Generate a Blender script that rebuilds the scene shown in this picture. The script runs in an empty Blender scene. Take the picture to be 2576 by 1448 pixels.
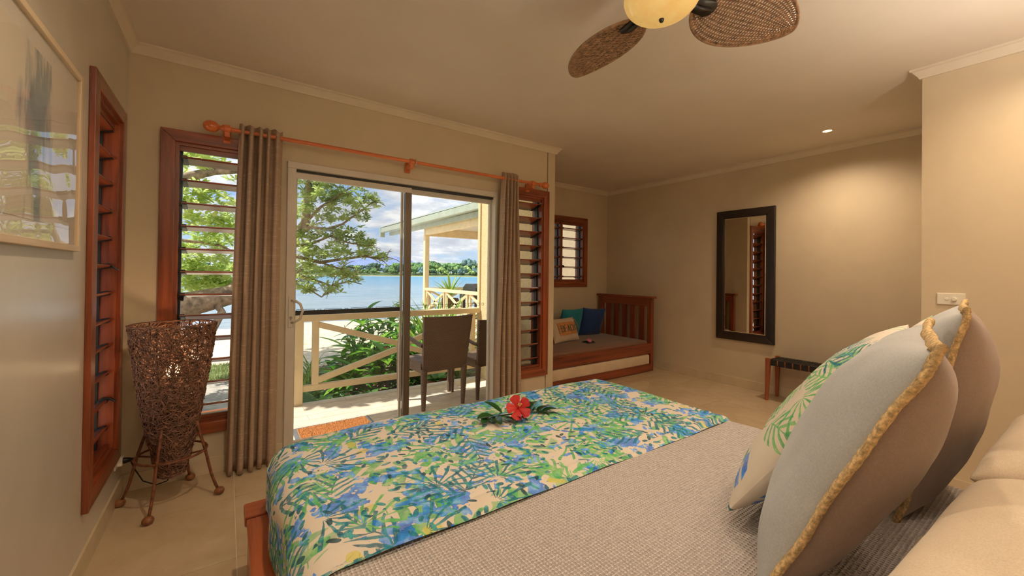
import bpy, bmesh, math, random
from mathutils import Vector, Matrix
PI = math.pi
rnd = random.Random(7)
sc = bpy.context.scene
COL = sc.collection

# ------------------------------------------------------------------ camera, world, sun, exposure
def setup_camera():
    cd = bpy.data.cameras.new('camera'); co = bpy.data.objects.new('camera', cd); COL.objects.link(co)
    F = 1014.7; yaw, pit, rol = (math.radians(a) for a in (35.2267, -0.4149, 0.7018))
    fwd = Vector((math.sin(yaw)*math.cos(pit), math.cos(yaw)*math.cos(pit), -math.sin(pit)))
    rt = Vector((math.cos(yaw), -math.sin(yaw), 0)); up = rt.cross(fwd)
    c, s = math.cos(rol), math.sin(rol)
    r2 = rt*c + up*s; u2 = up*c - rt*s
    m = Matrix((r2, u2, -fwd)).transposed().to_4x4(); m.translation = Vector((0, 0, 1.27))
    co.matrix_world = m
    cd.sensor_width = 36; cd.sensor_fit = 'HORIZONTAL'; cd.lens = 36*F/2576
    cd.shift_y = -(724-682.226)/2576
    cd.clip_start = 0.02; cd.clip_end = 6000
    sc.camera = co
setup_camera()
sc.view_settings.view_transform = 'Standard'; sc.view_settings.look = 'None'
sc.view_settings.exposure = 0.0; sc.view_settings.gamma = 1.0
sc.view_settings.use_curve_mapping = False
SUN_DIR = Vector((-0.50, 0.16, 0.85)).normalized()     # towards the sun
SUN_E = 6.0
SKY_E = 1.0
def setup_sun():
    l = bpy.data.lights.new('sun', 'SUN'); l.energy = SUN_E; l.angle = 0.009; l.color = (1, .95, .85)
    o = bpy.data.objects.new('sun', l); COL.objects.link(o); o.location = (-6, 8, 12)
    o.rotation_euler = SUN_DIR.to_track_quat('Z', 'Y').to_euler()
setup_sun()
# ceiling downlights: position, watts; those after the second are added for brightness
WARM = (1.0, .78, .55)
ZC = 2.575
DOWNLIGHTS = [(4.327, 1.31, 64), (3.05, 0.05, 46), (1.0, -0.1, 9), (2.1, -.1, 9), (.35, 1.45, 50), (2.05, .75, 36)]
ADDED_UPLIGHTS = [(.15, 56), (1.12, 34), (2.5, 38)]      # up-lights added out of view on the bed-head wall for brightness: x, watts

# ------------------------------------------------------------------ helpers
def lin(r, g, b):
    f = lambda c: (c/255/12.92) if c/255 <= .04045 else ((c/255+.055)/1.055)**2.4
    return (f(r), f(g), f(b), 1)

class MB:
    def __init__(s): s.v = []; s.f = []; s.uv = {}
    def add(s, vs, fs):
        n = len(s.v); s.v += [tuple(v) for v in vs]; s.f += [tuple(i+n for i in f) for f in fs]; return s
    def box(s, x0, x1, y0, y1, z0, z1):
        vs = [(x, y, z) for z in (z0, z1) for y in (y0, y1) for x in (x0, x1)]
        return s.add(vs, [(0,2,3,1),(4,5,7,6),(0,1,5,4),(2,6,7,3),(0,4,6,2),(1,3,7,5)])
    def obox(s, c, ax, ay, az):   # oriented box: centre and three half-axis vectors
        c, ax, ay, az = map(Vector, (c, ax, ay, az))
        vs = [c+ax*i+ay*j+az*k for k in (-1, 1) for j in (-1, 1) for i in (-1, 1)]
        return s.add(vs, [(0,2,3,1),(4,5,7,6),(0,1,5,4),(2,6,7,3),(0,4,6,2),(1,3,7,5)])
    def bar(s, a, b, w, h, up=(0, 0, 1)):
        a, b = Vector(a), Vector(b); d = (b-a); L = d.length; d.normalize()
        u = Vector(up); sx = d.cross(u).normalized(); uu = sx.cross(d)
        return s.obox((a+b)/2, d*L/2, sx*w/2, uu*h/2)
    def tube(s, pts, r, n=8, closed=False, caps=True, squash=1.0):
        pts = [Vector(p) for p in pts]; m = len(pts)
        rr = r if isinstance(r, (list, tuple)) else [r]*m
        t0 = (pts[1]-pts[0]).normalized()
        ref = Vector((0, 0, 1)) if abs(t0.z) < .9 else Vector((1, 0, 0))
        nx = t0.cross(ref).normalized(); vs = []; fs = []
        for i, p in enumerate(pts):
            if closed: t = (pts[(i+1) % m]-pts[i-1]).normalized()
            else: t = (pts[min(i+1, m-1)]-pts[max(i-1, 0)]).normalized()
            nx = (nx - t*nx.dot(t)).normalized(); ny = t.cross(nx)
            for k in range(n):
                a = 2*PI*k/n; vs.append(p+nx*math.cos(a)*rr[i]+ny*math.sin(a)*rr[i]*squash)
        for i in range(m if closed else m-1):
            for k in range(n):
                j = (i+1) % m
                fs.append((i*n+k, i*n+(k+1) % n, j*n+(k+1) % n, j*n+k))
        if caps and not closed:
            fs.append(tuple(range(n))[::-1]); fs.append(tuple((m-1)*n+k for k in range(n)))
        return s.add(vs, fs)
    def lathe(s, prof, n=24, c=(0, 0, 0), axis='z'):
        vs = []; fs = []; m = len(prof); c = Vector(c)
        for r, h in prof:
            for k in range(n):
                a = 2*PI*k/n; x, y = r*math.cos(a), r*math.sin(a)
                vs.append(c+Vector({'z': (x, y, h), 'x': (h, x, y), 'y': (y, h, x)}[axis]))
        for i in range(m-1):
            for k in range(n): fs.append((i*n+k, i*n+(k+1) % n, (i+1)*n+(k+1) % n, (i+1)*n+k))
        if prof[0][0] > 1e-5: fs.append(tuple(range(n))[::-1])
        if prof[-1][0] > 1e-5: fs.append(tuple((m-1)*n+k for k in range(n)))
        return s.add(vs, fs)
    def prism(s, poly, a, b, axis='z'):   # poly in the two other axes
        f = {'z': lambda p, t: (p[0], p[1], t), 'x': lambda p, t: (t, p[0], p[1]), 'y': lambda p, t: (p[0], t, p[1])}[axis]
        n = len(poly); vs = [f(p, a) for p in poly]+[f(p, b) for p in poly]
        fs = [tuple(range(n))[::-1], tuple(range(n, 2*n))]+[(i, (i+1) % n, n+(i+1) % n, n+i) for i in range(n)]
        return s.add(vs, fs)
    def ellipsoid(s, c, rx, ry, rz, nu=12, nv=8, rot=None):
        c = Vector(c); vs = []; fs = []
        for j in range(nv+1):
            t = PI*j/nv
            for i in range(nu):
                p = 2*PI*i/nu
                v = Vector((rx*math.sin(t)*math.cos(p), ry*math.sin(t)*math.sin(p), rz*math.cos(t)))
                if rot: v = rot @ v
                vs.append(c+v)
        for j in range(nv):
            for i in range(nu): fs.append((j*nu+i, (j+1)*nu+i, (j+1)*nu+(i+1) % nu, j*nu+(i+1) % nu))
        return s.add(vs, fs)
    def grid(s, fn, nu, nv, wrap=False):     # fn(i,j) -> (x,y,z[,u,v])
        base = len(s.v); nn = nu if wrap else nu+1
        for j in range(nv+1):
            for i in range(nn):
                p = fn(i, j); s.v.append(tuple(p[:3]))
                if len(p) > 3: s.uv[len(s.v)-1] = (p[3], p[4])
        for j in range(nv):
            for i in range(nu):
                i2 = (i+1) % nn
                s.f.append((base+j*nn+i, base+j*nn+i2, base+(j+1)*nn+i2, base+(j+1)*nn+i))
        return s

def wloc(o):
    v = Vector((0, 0, 0))
    while o is not None: v += o.location; o = o.parent
    return v
def mesh_from(name, mb, mat, smooth=False):
    me = bpy.data.meshes.new(name); me.from_pydata(mb.v, [], mb.f)
    if mat: me.materials.append(mat)
    if mb.uv:
        uvl = me.uv_layers.new(name='UVMap'); li = [0]*len(me.loops)
        me.loops.foreach_get('vertex_index', li)
        flat = []
        for i in li: flat += mb.uv.get(i, (0, 0))
        uvl.data.foreach_set('uv', flat)
    me.update()
    bm = bmesh.new(); bm.from_mesh(me); bmesh.ops.recalc_face_normals(bm, faces=bm.faces); bm.to_mesh(me); bm.free()
    if smooth: me.shade_smooth()
    return me
def obj(name, mb, mat, parent=None, smooth=False, bevel=0, local=False, kind=None, label=None):
    """one mesh object; vertices given in world space unless local"""
    if parent is not None and not local:
        w = wloc(parent); mb.v = [(x-w.x, y-w.y, z-w.z) for x, y, z in mb.v]
    o = bpy.data.objects.new(name, mesh_from(name, mb, mat, smooth)); COL.objects.link(o); o.parent = parent
    if bevel:
        b = o.modifiers.new('bevel', 'BEVEL'); b.width = bevel; b.segments = 2; b.limit_method = 'ANGLE'; b.angle_limit = .6
    if smooth == 'auto': auto(o)
    if kind: o['kind'] = kind
    if label: o['label'] = label
    return o
def inst(name, me, parent, loc=(0, 0, 0), rot=(0, 0, 0), scale=(1, 1, 1), local=True):
    o = bpy.data.objects.new(name, me); COL.objects.link(o); o.parent = parent
    o.location = loc if local else tuple(Vector(loc)-wloc(parent)); o.rotation_euler = rot; o.scale = scale; return o
def auto(o):
    for p in o.data.polygons: p.use_smooth = True
    m = o.modifiers.new('edge', 'EDGE_SPLIT'); m.split_angle = math.radians(40)
def thing(name, loc, label, cat, group=None, rz=0):
    o = bpy.data.objects.new(name, None); COL.objects.link(o); o.location = loc; o.rotation_euler = (0, 0, rz)
    o.empty_display_size = .1
    return tag(o, label, cat, group)
def tag(o, label, cat, group=None):
    o['label'] = label; o['category'] = cat
    if group: o['group'] = group
    return o
def struct(name, loc=(0, 0, 0), mb=None, mat=None, bevel=0):
    if mb is None:
        o = bpy.data.objects.new(name, None); COL.objects.link(o); o.location = loc
    else: o = obj(name, mb, mat, bevel=bevel)
    o['kind'] = 'structure'; return o
def copy_tree(o, parent=None):
    c = o.copy(); COL.objects.link(c); c.parent = parent
    for ch in list(o.children): copy_tree(ch, c)
    return c

# ------------------------------------------------------------------ materials
class E:   # tiny expression builder over Math nodes
    def __init__(s, t, sock): s.t = t; s.k = sock
    def op(s, o, *a):
        n = s.t.nodes.new('ShaderNodeMath'); n.operation = o
        for i, x in enumerate((s,)+a):
            if isinstance(x, E): s.t.links.new(x.k, n.inputs[i])
            else: n.inputs[i].default_value = x
        return E(s.t, n.outputs[0])
    def __add__(s, o): return s.op('ADD', o)
    def __sub__(s, o): return s.op('SUBTRACT', o)
    def __mul__(s, o): return s.op('MULTIPLY', o)
    def __truediv__(s, o): return s.op('DIVIDE', o)
    def rsub(s, c): return (s*-1.0)+c
    def gt(s, o): return s.op('GREATER_THAN', o)
    def lt(s, o): return s.op('LESS_THAN', o)
    def sin(s): return s.op('SINE')
    def cos(s): return s.op('COSINE')
    def abs(s): return s.op('ABSOLUTE')
    def sqrt(s): return s.op('SQRT')
    def mx(s, o): return s.op('MAXIMUM', o)
    def mn(s, o): return s.op('MINIMUM', o)
    def clamp(s): return s.op('MAXIMUM', 0.0).op('MINIMUM', 1.0)
    def sstep(s, a, b): return ((s-a)/(b-a)).clamp()
class MT:
    def __init__(s, name, color=(.5, .5, .5, 1), rough=.6, **kw):
        s.m = bpy.data.materials.new(name); s.m.use_nodes = True; s.t = s.m.node_tree
        s.b = s.t.nodes['Principled BSDF']; s.out = s.t.nodes['Material Output']
        s.b.inputs['Base Color'].default_value = color; s.b.inputs['Roughness'].default_value = rough
        for k, v in kw.items(): s.b.inputs[k].default_value = v
    def N(s, typ, **kw):
        n = s.t.nodes.new('ShaderNode'+typ)
        for k, v in kw.items(): setattr(n, k, v)
        return n
    def L(s, a, b): s.t.links.new(a.k if isinstance(a, E) else a, b)
    def coord(s, which='Object', scale=(1, 1, 1), rot=(0, 0, 0)):
        tc = s.N('TexCoord'); mp = s.N('Mapping'); mp.inputs['Scale'].default_value = scale; mp.inputs['Rotation'].default_value = rot
        s.L(tc.outputs[which], mp.inputs['Vector']); return mp.outputs[0]
    def noise(s, vec, scale=5, detail=4, rough=.55, dim='3D'):
        n = s.N('TexNoise'); n.noise_dimensions = dim; n.inputs['Scale'].default_value = scale; n.inputs['Detail'].default_value = detail
        n.inputs['Roughness'].default_value = rough; s.L(vec, n.inputs['Vector']); return E(s.t, n.outputs['Fac'])
    def ramp(s, fac, stops):
        r = s.N('ValToRGB'); el = r.color_ramp.elements
        while len(el) < len(stops): el.new(.5)
        for e, (p, c) in zip(el, stops): e.position = p; e.color = c
        s.L(fac, r.inputs[0]); return r.outputs[0]
    def mix(s, f, a, b, mode='MIX'):
        n = s.N('Mix', data_type='RGBA', blend_type=mode)
        for sock, v in ((n.inputs[0], f), (n.inputs[6], a), (n.inputs[7], b)):
            if isinstance(v, E): s.L(v, sock)
            elif isinstance(v, bpy.types.NodeSocket): s.L(v, sock)
            else: sock.default_value = v
        return n.outputs[2]
    def col(s, c): s.L(c, s.b.inputs['Base Color']); return s
    def bump(s, h, strength=.3, dist=.002):
        b = s.N('Bump'); b.inputs['Strength'].default_value = strength; b.inputs['Distance'].default_value = dist
        s.L(h, b.inputs['Height']); s.L(b.outputs[0], s.b.inputs['Normal']); return s
    def xyz(s, vec):
        n = s.N('SeparateXYZ'); s.L(vec, n.inputs[0]); return [E(s.t, o) for o in n.outputs]

def simple(name, c, rough=.6, nscale=0, var=.1, bump=0, bscale=60, coord='Object', **kw):
    t = MT(name, lin(*c), rough, **kw)
    v = t.coord(coord)
    if nscale:
        a = lin(*[max(0, x*(1-var)) for x in c]); b = lin(*[min(255, x*(1+var)) for x in c])
        t.col(t.ramp(t.noise(v, nscale), [(.3, a), (.7, b)]))
    if bump: t.bump(t.noise(v, bscale, 3), bump, .003)
    return t.m
def wood(name, c0, c1, axis='z', rough=.35, sc=1.0, coat=0.0):
    t = MT(name, lin(*c1), rough)
    s = [28*sc, 28*sc, 28*sc]; s['xyz'.index(axis)] = 1.6*sc
    v = t.coord('Object', tuple(s))
    n = t.noise(v, 1.0, 6, .65); n2 = t.noise(t.coord('Object', tuple(x*.2 for x in s)), 1.3, 3)
    f = (n*.65+n2*.5)
    t.col(t.ramp(f, [(.44, lin(*c0)), (.68, lin(*c1))])); t.bump(n, .15, .001)
    t.b.inputs['Coat Weight'].default_value = coat; t.b.inputs['Coat Roughness'].default_value = .15
    return t.m
M = {}
M['wall'] = simple('wall_paint', (212, 195, 166), .55, 3, .02, .05, 350)  # warmed base colour: the lamps' orange tint is put into it
M['wallL'] = simple('wall_paint_semigloss', (212, 203, 186), .26, 3, .02, .03, 300)  # greyer copy of the wall colour: cooler daylight put into it
M['ceil'] = simple('ceiling_paint', (232, 220, 204), .6, 2, .015, .03, 300)
M['corn'] = simple('cornice_paint', (226, 212, 190), .5, 4, .02)
M['skirt'] = simple('skirting_tile', (214, 196, 165), .25, 5, .04)
def m_tile():
    t = MT('floor_tile_polished', lin(205, 182, 148), .07)
    v = t.coord('Object')
    n = t.noise(v, 2.2, 6, .6); n2 = t.noise(v, 9, 5, .6)
    base = t.ramp(n*.7+n2*.3, [(.3, lin(196, 171, 136)), (.7, lin(212, 190, 157))])
    vo = t.noise(t.coord('Object', (1, 1, 1)), 3.3, 8, .7)
    vein = (vo-.5).abs().lt(.006)
    t.col(t.mix(vein*.10, base, lin(160, 125, 90)))
    t.b.inputs['IOR'].default_value = 1.5
    return t.m
M['tile'] = m_tile()
M['grout'] = simple('tile_grout', (236, 226, 206), .8, 20, .05)
for ax in 'xyz':
    M['cedar'+ax] = wood('cedar_'+ax, (96, 42, 22), (164, 82, 46), ax, .3, 1, .35)
    M['pine'+ax] = wood('rod_timber_'+ax, (196, 92, 42), (224, 126, 66), ax, .3, 1, .4)
    M['bed'+ax] = wood('bed_timber_'+ax, (128, 58, 30), (190, 104, 62), ax, .35, .8, .3)
    M['day'+ax] = wood('daybed_timber_'+ax, (92, 40, 20), (150, 74, 42), ax, .35, .8, .25)
    M['bench'+ax] = wood('bench_timber_'+ax, (140, 70, 36), (186, 108, 62), ax, .4, 1, .1)
    M['ebony'+ax] = wood('ebony_frame_'+ax, (26, 20, 16), (52, 40, 32), ax, .35, 1, .2)
    M['pale'+ax] = wood('pale_timber_'+ax, (206, 180, 146), (228, 206, 174), ax, .45, 1)
M['black'] = simple('black_plastic', (22, 22, 22), .35, 10, .1)
M['channel'] = simple('dark_green_channel', (24, 30, 28), .4, 10, .1)
M['alu'] = simple('cream_aluminium', (214, 205, 190), .3, 8, .02)
M['bronze'] = simple('bronze_stile', (112, 98, 84), .35, 8, .03, Metallic=.3)
M['dark'] = simple('dark_metal', (36, 32, 30), .35, 10, .1)
M['chrome'] = simple('chrome', (200, 200, 200), .15, 10, .05, Metallic=1.0)
M['white'] = simple('white_plastic', (236, 228, 212), .3, 10, .02)
def m_glass(name, tint=(1, 1, 1, 1), ior=1.5, wave=0):
    t = MT(name); t.t.nodes.remove(t.b)
    tr = t.N('BsdfTransparent'); tr.inputs[0].default_value = tint
    gl = t.N('BsdfGlossy'); gl.inputs['Roughness'].default_value = .0
    fr = t.N('Fresnel'); fr.inputs['IOR'].default_value = ior; mx = t.N('MixShader')
    if wave:
        v = t.coord('Object', (1.2, 1.2, 1.0)); b = t.N('Bump'); b.inputs['Strength'].default_value = 1; b.inputs['Distance'].default_value = wave
        t.L(t.noise(v, 3.2, 1.2, .4), b.inputs['Height']); t.L(b.outputs[0], gl.inputs['Normal']); t.L(b.outputs[0], fr.inputs['Normal'])
    ge = t.N('NewGeometry'); bk = E(t.t, ge.outputs['Backfacing']); t.L((bk*(1.0/ior-ior))+ior, fr.inputs['IOR'])
    t.L(fr.outputs[0], mx.inputs[0]); t.L(tr.outputs[0], mx.inputs[1]); t.L(gl.outputs[0], mx.inputs[2]); t.L(mx.outputs[0], t.out.inputs[0])
    return t.m
M['glass'] = m_glass('clear_glass', (.97, .98, .97, 1))
M['picglass'] = m_glass('wavy_picture_glass', (.97, .97, .97, 1), 1.55, .006)
def m_screen():
    t = MT('fly_mesh', lin(150, 150, 150), .7)
    tr = t.N('BsdfTransparent'); mx = t.N('MixShader'); mx.inputs[0].default_value = .16
    t.L(tr.outputs[0], mx.inputs[1]); t.L(t.b.outputs[0], mx.inputs[2]); t.L(mx.outputs[0], t.out.inputs[0]); return t.m
M['screen'] = m_screen()
M['mirror'] = simple('mirror_silver', (235, 235, 230), .01, 5, .005, Metallic=1.0)
def m_curtain():
    t = MT('slub_curtain', lin(160, 132, 108), .8)
    u, v, _ = t.xyz(t.coord('UV'))
    cx = t.N('CombineXYZ'); t.L(u*3.0, cx.inputs[0]); t.L(v*190.0, cx.inputs[1])
    n = t.noise(cx.outputs[0], 1.0, 3, .6)
    cx2 = t.N('CombineXYZ'); t.L(u*14.0, cx2.inputs[0]); t.L(v*55.0, cx2.inputs[1])
    n2 = t.noise(cx2.outputs[0], 1.0, 2, .5)
    base = t.ramp(n, [(.35, lin(164, 138, 114)), (.62, lin(180, 153, 128))])
    slub = (n2*.5+n*.5).sstep(.585, .63)
    t.col(t.mix(slub*.55, base, lin(208, 188, 164))); t.bump(n, .12, .002)
    t.b.inputs['Sheen Weight'].default_value = .15
    return t.m
M['curtain'] = m_curtain()
def m_floral(name, sparse=False, K=1.0):
    t = MT(name, lin(230, 218, 196), .75)
    tc = t.N('TexCoord'); mp = t.N('Mapping'); mp.inputs['Scale'].default_value = (K, K, K); t.L(tc.outputs['UV'], mp.inputs['Vector'])
    # painterly wobble of the coordinates
    wob = t.N('TexNoise'); wob.inputs['Scale'].default_value = 9; wob.inputs['Detail'].default_value = 2; t.L(mp.outputs[0], wob.inputs['Vector'])
    vs = t.N('VectorMath', operation='MULTIPLY_ADD'); vs.inputs[1].default_value = (.035, .035, 0); t.L(wob.outputs['Color'], vs.inputs[0]); t.L(mp.outputs[0], vs.inputs[2])
    P = vs.outputs[0]
    def cell(scale, off, rand=.85):
        ad = t.N('VectorMath', operation='ADD'); ad.inputs[1].default_value = off; t.L(P, ad.inputs[0])
        vo = t.N('TexVoronoi', voronoi_dimensions='2D'); vo.inputs['Scale'].default_value = scale; vo.inputs['Randomness'].default_value = rand
        t.L(ad.outputs[0], vo.inputs['Vector'])
        sb = t.N('VectorMath', operation='SUBTRACT'); t.L(ad.outputs[0], sb.inputs[0]); t.L(vo.outputs['Position'], sb.inputs[1])
        x, y, _ = t.xyz(sb.outputs[0]); sp = t.N('SeparateColor'); t.L(vo.outputs['Color'], sp.inputs[0])
        r, g, b = (E(t.t, o) for o in sp.outputs)
        a = r*6.283; ca, sa = a.cos(), a.sin()
        return (x*ca+y*sa)*scale, (y*ca-x*sa)*scale, g, b
    def feather(x, y, w, fr, slant, duty):
        s = x-(y.abs()*slant); st = (s*fr).sin()
        env = (x*x*4.2).rsub(1.0).mx(0.0).sqrt()*w
        e = (y.abs()).lt(env); rib = y.abs().lt(.012)*(x.abs()).lt(.48)
        return (st.gt(duty)*e).mx(rib)
    def fan(x, y, n, R, duty):
        xx = x+.18; r = (xx*xx+y*y).sqrt(); th = y.op('ARCTAN2', xx)
        st = ((th*n).cos()-(r*1.0)); return st.gt(duty)*r.lt(R)*r.gt(.04)*th.abs().lt(1.9)
    big = t.noise(mp.outputs[0], 3.1, 3); big2 = t.noise(mp.outputs[0], 4.7, 4, .6); tone = t.noise(P, 16, 4, .6); streak = t.noise(P, 40, 3, .6)
    cream = lin(224, 213, 199)
    c = t.mix(big.sstep(.4, .7)*.3, cream, lin(216, 206, 176))
    green = t.ramp(tone, [(.3, lin(40, 146, 96)), (.5, lin(94, 190, 108)), (.68, lin(154, 206, 124))])
    teal = t.ramp(tone, [(.32, lin(0, 74, 108)), (.5, lin(10, 124, 146)), (.68, lin(70, 176, 176))])
    blue = t.ramp(tone, [(.32, lin(0, 84, 200)), (.5, lin(26, 134, 244)), (.66, lin(128, 194, 255))])
    deep = t.ramp(tone, [(.35, lin(8, 44, 62)), (.6, lin(20, 98, 112))])
    yellow = lin(214, 204, 96)
    k = .62 if not sparse else .5
    x, y, g, b = cell(3.9, (3.1, 7.7, 0)); f = feather(x, y, .36, 17, .8, -.35)*g.gt(.10 if not sparse else .42)
    c = t.mix(f*(big2.sstep(.35, .55)*.5+.45), c, t.mix(b.gt(.45), t.mix(b.gt(.2), blue, teal), green) if sparse else green)
    if not sparse:
        x, y, g, b = cell(5.5, (1.7, 2.9, 0)); m = (big2+tone*.4+x*.1).gt(.745)
        c = t.mix(m*.85, c, blue)
        x, y, g, b = cell(7.0, (8.7, 5.9, 0)); m = (x*x*6.0+y*y*22.0).lt(.55)*g.gt(.72)
        c = t.mix(m*.75, c, t.mix(b.gt(.8), green, yellow))
    x, y, g, b = cell(3.3, (9.3, 1.2, 0)); f = feather(x, y, .34, 34, 1.1, .25)*g.gt(.15 if not sparse else .28)
    c = t.mix(f*.85, c, t.mix(b.gt(.5), teal, green))
    x, y, g, b = cell(3.0, (5.2, 4.4, 0)); f = fan(x, y, 15.0, .62, .25)*g.gt(.2)
    c = t.mix(f*.9, c, t.mix(b.gt(.45), t.mix(b.gt(.75), green, blue), teal))
    if not sparse:
        x, y, g, b = cell(15.0, (2.2, 8.4, 0), .7); f = (x*x*7.0+y*y*34.0).lt(.8)*(big.gt(.47))*g.gt(.2)
        c = t.mix(f*.92, c, t.mix(b.gt(.35), deep, teal))
        x, y, g, b = cell(11.0, (6.6, 3.3, 0), .8); f = (x*x*7.0+y*y*30.0).lt(.7)*(big2.lt(.53))*g.gt(.45)
        c = t.mix(f*.8, c, t.mix(b.gt(.6), teal, blue))
    c = t.mix((streak.sstep(.56, .72))*.35, c, cream)
    t.col(c); t.bump(t.noise(mp.outputs[0], 14, 3), .12, .01)
    return t.m
M['floral'] = m_floral('tropical_print', False, 1.45)
M['floral2'] = m_floral('tropical_print_sparse', True, 1.9)
def m_waffle():
    t = MT('waffle_weave', lin(218, 207, 202), .85)
    u, v, _ = t.xyz(t.coord('UV'))
    q = PI/.0104
    h = ((u*q).sin().op('POWER', 2.0)*(v*q).sin().op('POWER', 2.0)).op('POWER', .8).rsub(1.0)
    n = t.noise(t.coord('UV'), 60, 3)
    t.col(t.ramp(n, [(.3, lin(212, 201, 196)), (.7, lin(226, 215, 210))]))
    t.bump(h, 1.0, .007); t.b.inputs['Sheen Weight'].default_value = .2
    return t.m
M['waffle'] = m_waffle()
def m_linen(name, c, s=260):
    t = MT(name, lin(*c), .85)
    v = t.coord('Object'); n = t.noise(v, 5, 4); n2 = t.noise(v, s, 2)
    a = lin(*[x*.94 for x in c]); b = lin(*[min(255, x*1.05) for x in c])
    t.col(t.ramp(n*.5+n2*.5, [(.35, a), (.65, b)])); t.bump(n2*.25+t.noise(v, 9, 3)*2.2, .16, .006)
    t.b.inputs['Sheen Weight'].default_value = .2
    return t.m
M['linenF'] = m_linen('pale_grey_linen', (188, 191, 194)); M['linenB'] = m_linen('mauve_grey_linen', (160, 138, 126))  # one grey linen: daylight and dim warm light put into its colours
M['cotton'] = m_linen('white_cotton', (224, 206, 180), 400); M['cream'] = m_linen('cream_cotton', (214, 190, 158), 300)
M['teal'] = m_linen('teal_cloth', (20, 128, 146)); M['navy'] = m_linen('navy_cloth', (22, 58, 116)); M['brown'] = m_linen('brown_cover', (128, 92, 70))
M['burlap'] = simple('burlap', (196, 132, 78), .9, 60, .18, .4, 200); M['print'] = simple('print_ink', (92, 120, 108), .8, 90, .2)
M['fringe'] = simple('tan_boucle', (212, 180, 132), .95, 120, .22, 1.0, 220)
def m_wicker(name, c, f=150.0):
    t = MT(name, lin(*c), .5)
    x, y, z = t.xyz(t.coord('Object')); u = x+y
    row = (z/.0115).op('FLOOR'); ph = row*PI
    h = ((u*(2*PI/.026))+ph).sin()*.5+.5; g = (z*(PI/.0115)).sin().abs()
    hh = h*.6+g*.6
    t.col(t.ramp(hh, [(.1, lin(*[k*.55 for k in c])), (.7, lin(*c))])); t.bump(hh, .8, .004); return t.m
M['wicker'] = m_wicker('brown_resin_wicker', (124, 98, 80))
M['rattan'] = simple('fan_rattan', (156, 122, 92), .6, 50, .25)
M['vine'] = simple('lamp_vine', (122, 88, 70), .6, 40, .3)
M['cane'] = simple('lamp_cane', (112, 66, 42), .5, 50, .3, .5, 160)
M['ball'] = wood('lamp_foot_wood', (110, 66, 38), (160, 104, 62), 'z', .4)
M['leather'] = simple('black_leather', (26, 24, 22), .5, 30, .2, .3, 120)
M['shade'] = None
def m_emit(name, c, e, c2=None):
    t = MT(name, lin(*c), .3); t.b.inputs['Emission Color'].default_value = lin(*c); t.b.inputs['Emission Strength'].default_value = e; return t.m
M['bulb'] = m_emit('bulb_glow', (255, 210, 150), 6.0)
M['led'] = m_emit('downlight_glow', (255, 214, 150), 5.0)
def m_globe():
    t = MT('alabaster_globe', lin(236, 205, 138), .18)
    t.b.inputs['Transmission Weight'].default_value = 0; n = t.noise(t.coord('Object'), 14, 3)
    t.col(t.ramp(n, [(.3, lin(222, 178, 104)), (.7, lin(240, 214, 150))]))
    t.b.inputs['Emission Strength'].default_value = .42
    t.b.inputs['Emission Color'].default_value = lin(255, 206, 120)
    return t.m
M['globe'] = m_globe()
def m_print_art():
    t = MT('watercolour_print', lin(222, 212, 196), .7)
    x, y, z = t.xyz(t.coord('Object'))
    v = t.coord('Object', (1, 9, 2.2)); n = t.noise(v, 1.6, 5, .6); n2 = t.noise(t.coord('Object'), 6, 5)
    yy = (y-.0).abs(); env = (yy*3.2).rsub(.62)-(z-.02).abs()*.9
    m = (env+(n-.5)*1.5+(n2-.5)*.35).sstep(.16, .42)
    c = t.ramp(n2, [(.3, lin(86, 112, 128)), (.5, lin(132, 152, 160)), (.7, lin(170, 150, 146))])
    t.col(t.mix(m*.85, lin(226, 215, 196), c)); return t.m
M['art'] = m_print_art()
M['mat'] = simple('mat_board', (226, 218, 204), .8, 40, .015)
# outdoors
M['cream_out'] = simple('cream_paint_outside', (236, 212, 168), .55, 5, .03)
def m_render():
    t = MT('textured_render', lin(226, 204, 156), .85); v = t.coord('Object'); n = t.noise(v, 45, 3)
    t.col(t.ramp(n, [(.2, lin(206, 180, 132)), (.5, lin(232, 210, 164))])); t.bump(t.noise(v, 90, 3), .8, .006); return t.m
M['render'] = m_render()
M['deck'] = simple('deck_boards', (232, 218, 196), .6, 7, .06, .1, 60)
M['deckgap'] = simple('deck_joint', (150, 130, 106), .9, 10, .1)
def m_sand():
    t = MT('beach_sand', lin(232, 214, 184), .9); v = t.coord('Object')
    n = t.noise(v, .8, 8, .65); n2 = t.noise(v, 4, 8, .7)
    c = t.ramp(n2, [(.3, lin(206, 182, 148)), (.55, lin(238, 222, 194))])
    t.col(t.mix((t.noise(v, 7, 6, .8)).gt(.66)*.6, c, lin(120, 92, 66))); t.bump(n2*.6+n*.4, .7, .08); return t.m
M['sand'] = m_sand()
M['soil'] = simple('garden_soil', (96, 78, 54), .95, 14, .35, .6, 30)
M['path'] = simple('coral_path', (170, 162, 150), .9, 8, .12, .5, 60)
M['turf'] = simple('turf_base', (124, 134, 84), .95, 6, .25)
def m_leaf(name, c0, c1, rough=.4, trans=.35):
    t = MT(name, lin(*c0), rough)
    oi = t.N('ObjectInfo'); n = t.noise(t.coord('Object'), 3.5, 3)
    f = E(t.t, oi.outputs['Random'])*.5+n*.5
    c = t.ramp(f, [(.25, lin(*c0)), (.7, lin(*c1))]); t.col(c)
    tl = t.N('BsdfTranslucent'); t.L(c, tl.inputs[0]); mx = t.N('MixShader'); mx.inputs[0].default_value = trans
    t.L(t.b.outputs[0], mx.inputs[1]); t.L(tl.outputs[0], mx.inputs[2]); t.L(mx.outputs[0], t.out.inputs[0]); return t.m
M['leafT'] = m_leaf('tree_leaf', (138, 170, 84), (212, 226, 144), .45, .5)
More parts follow.
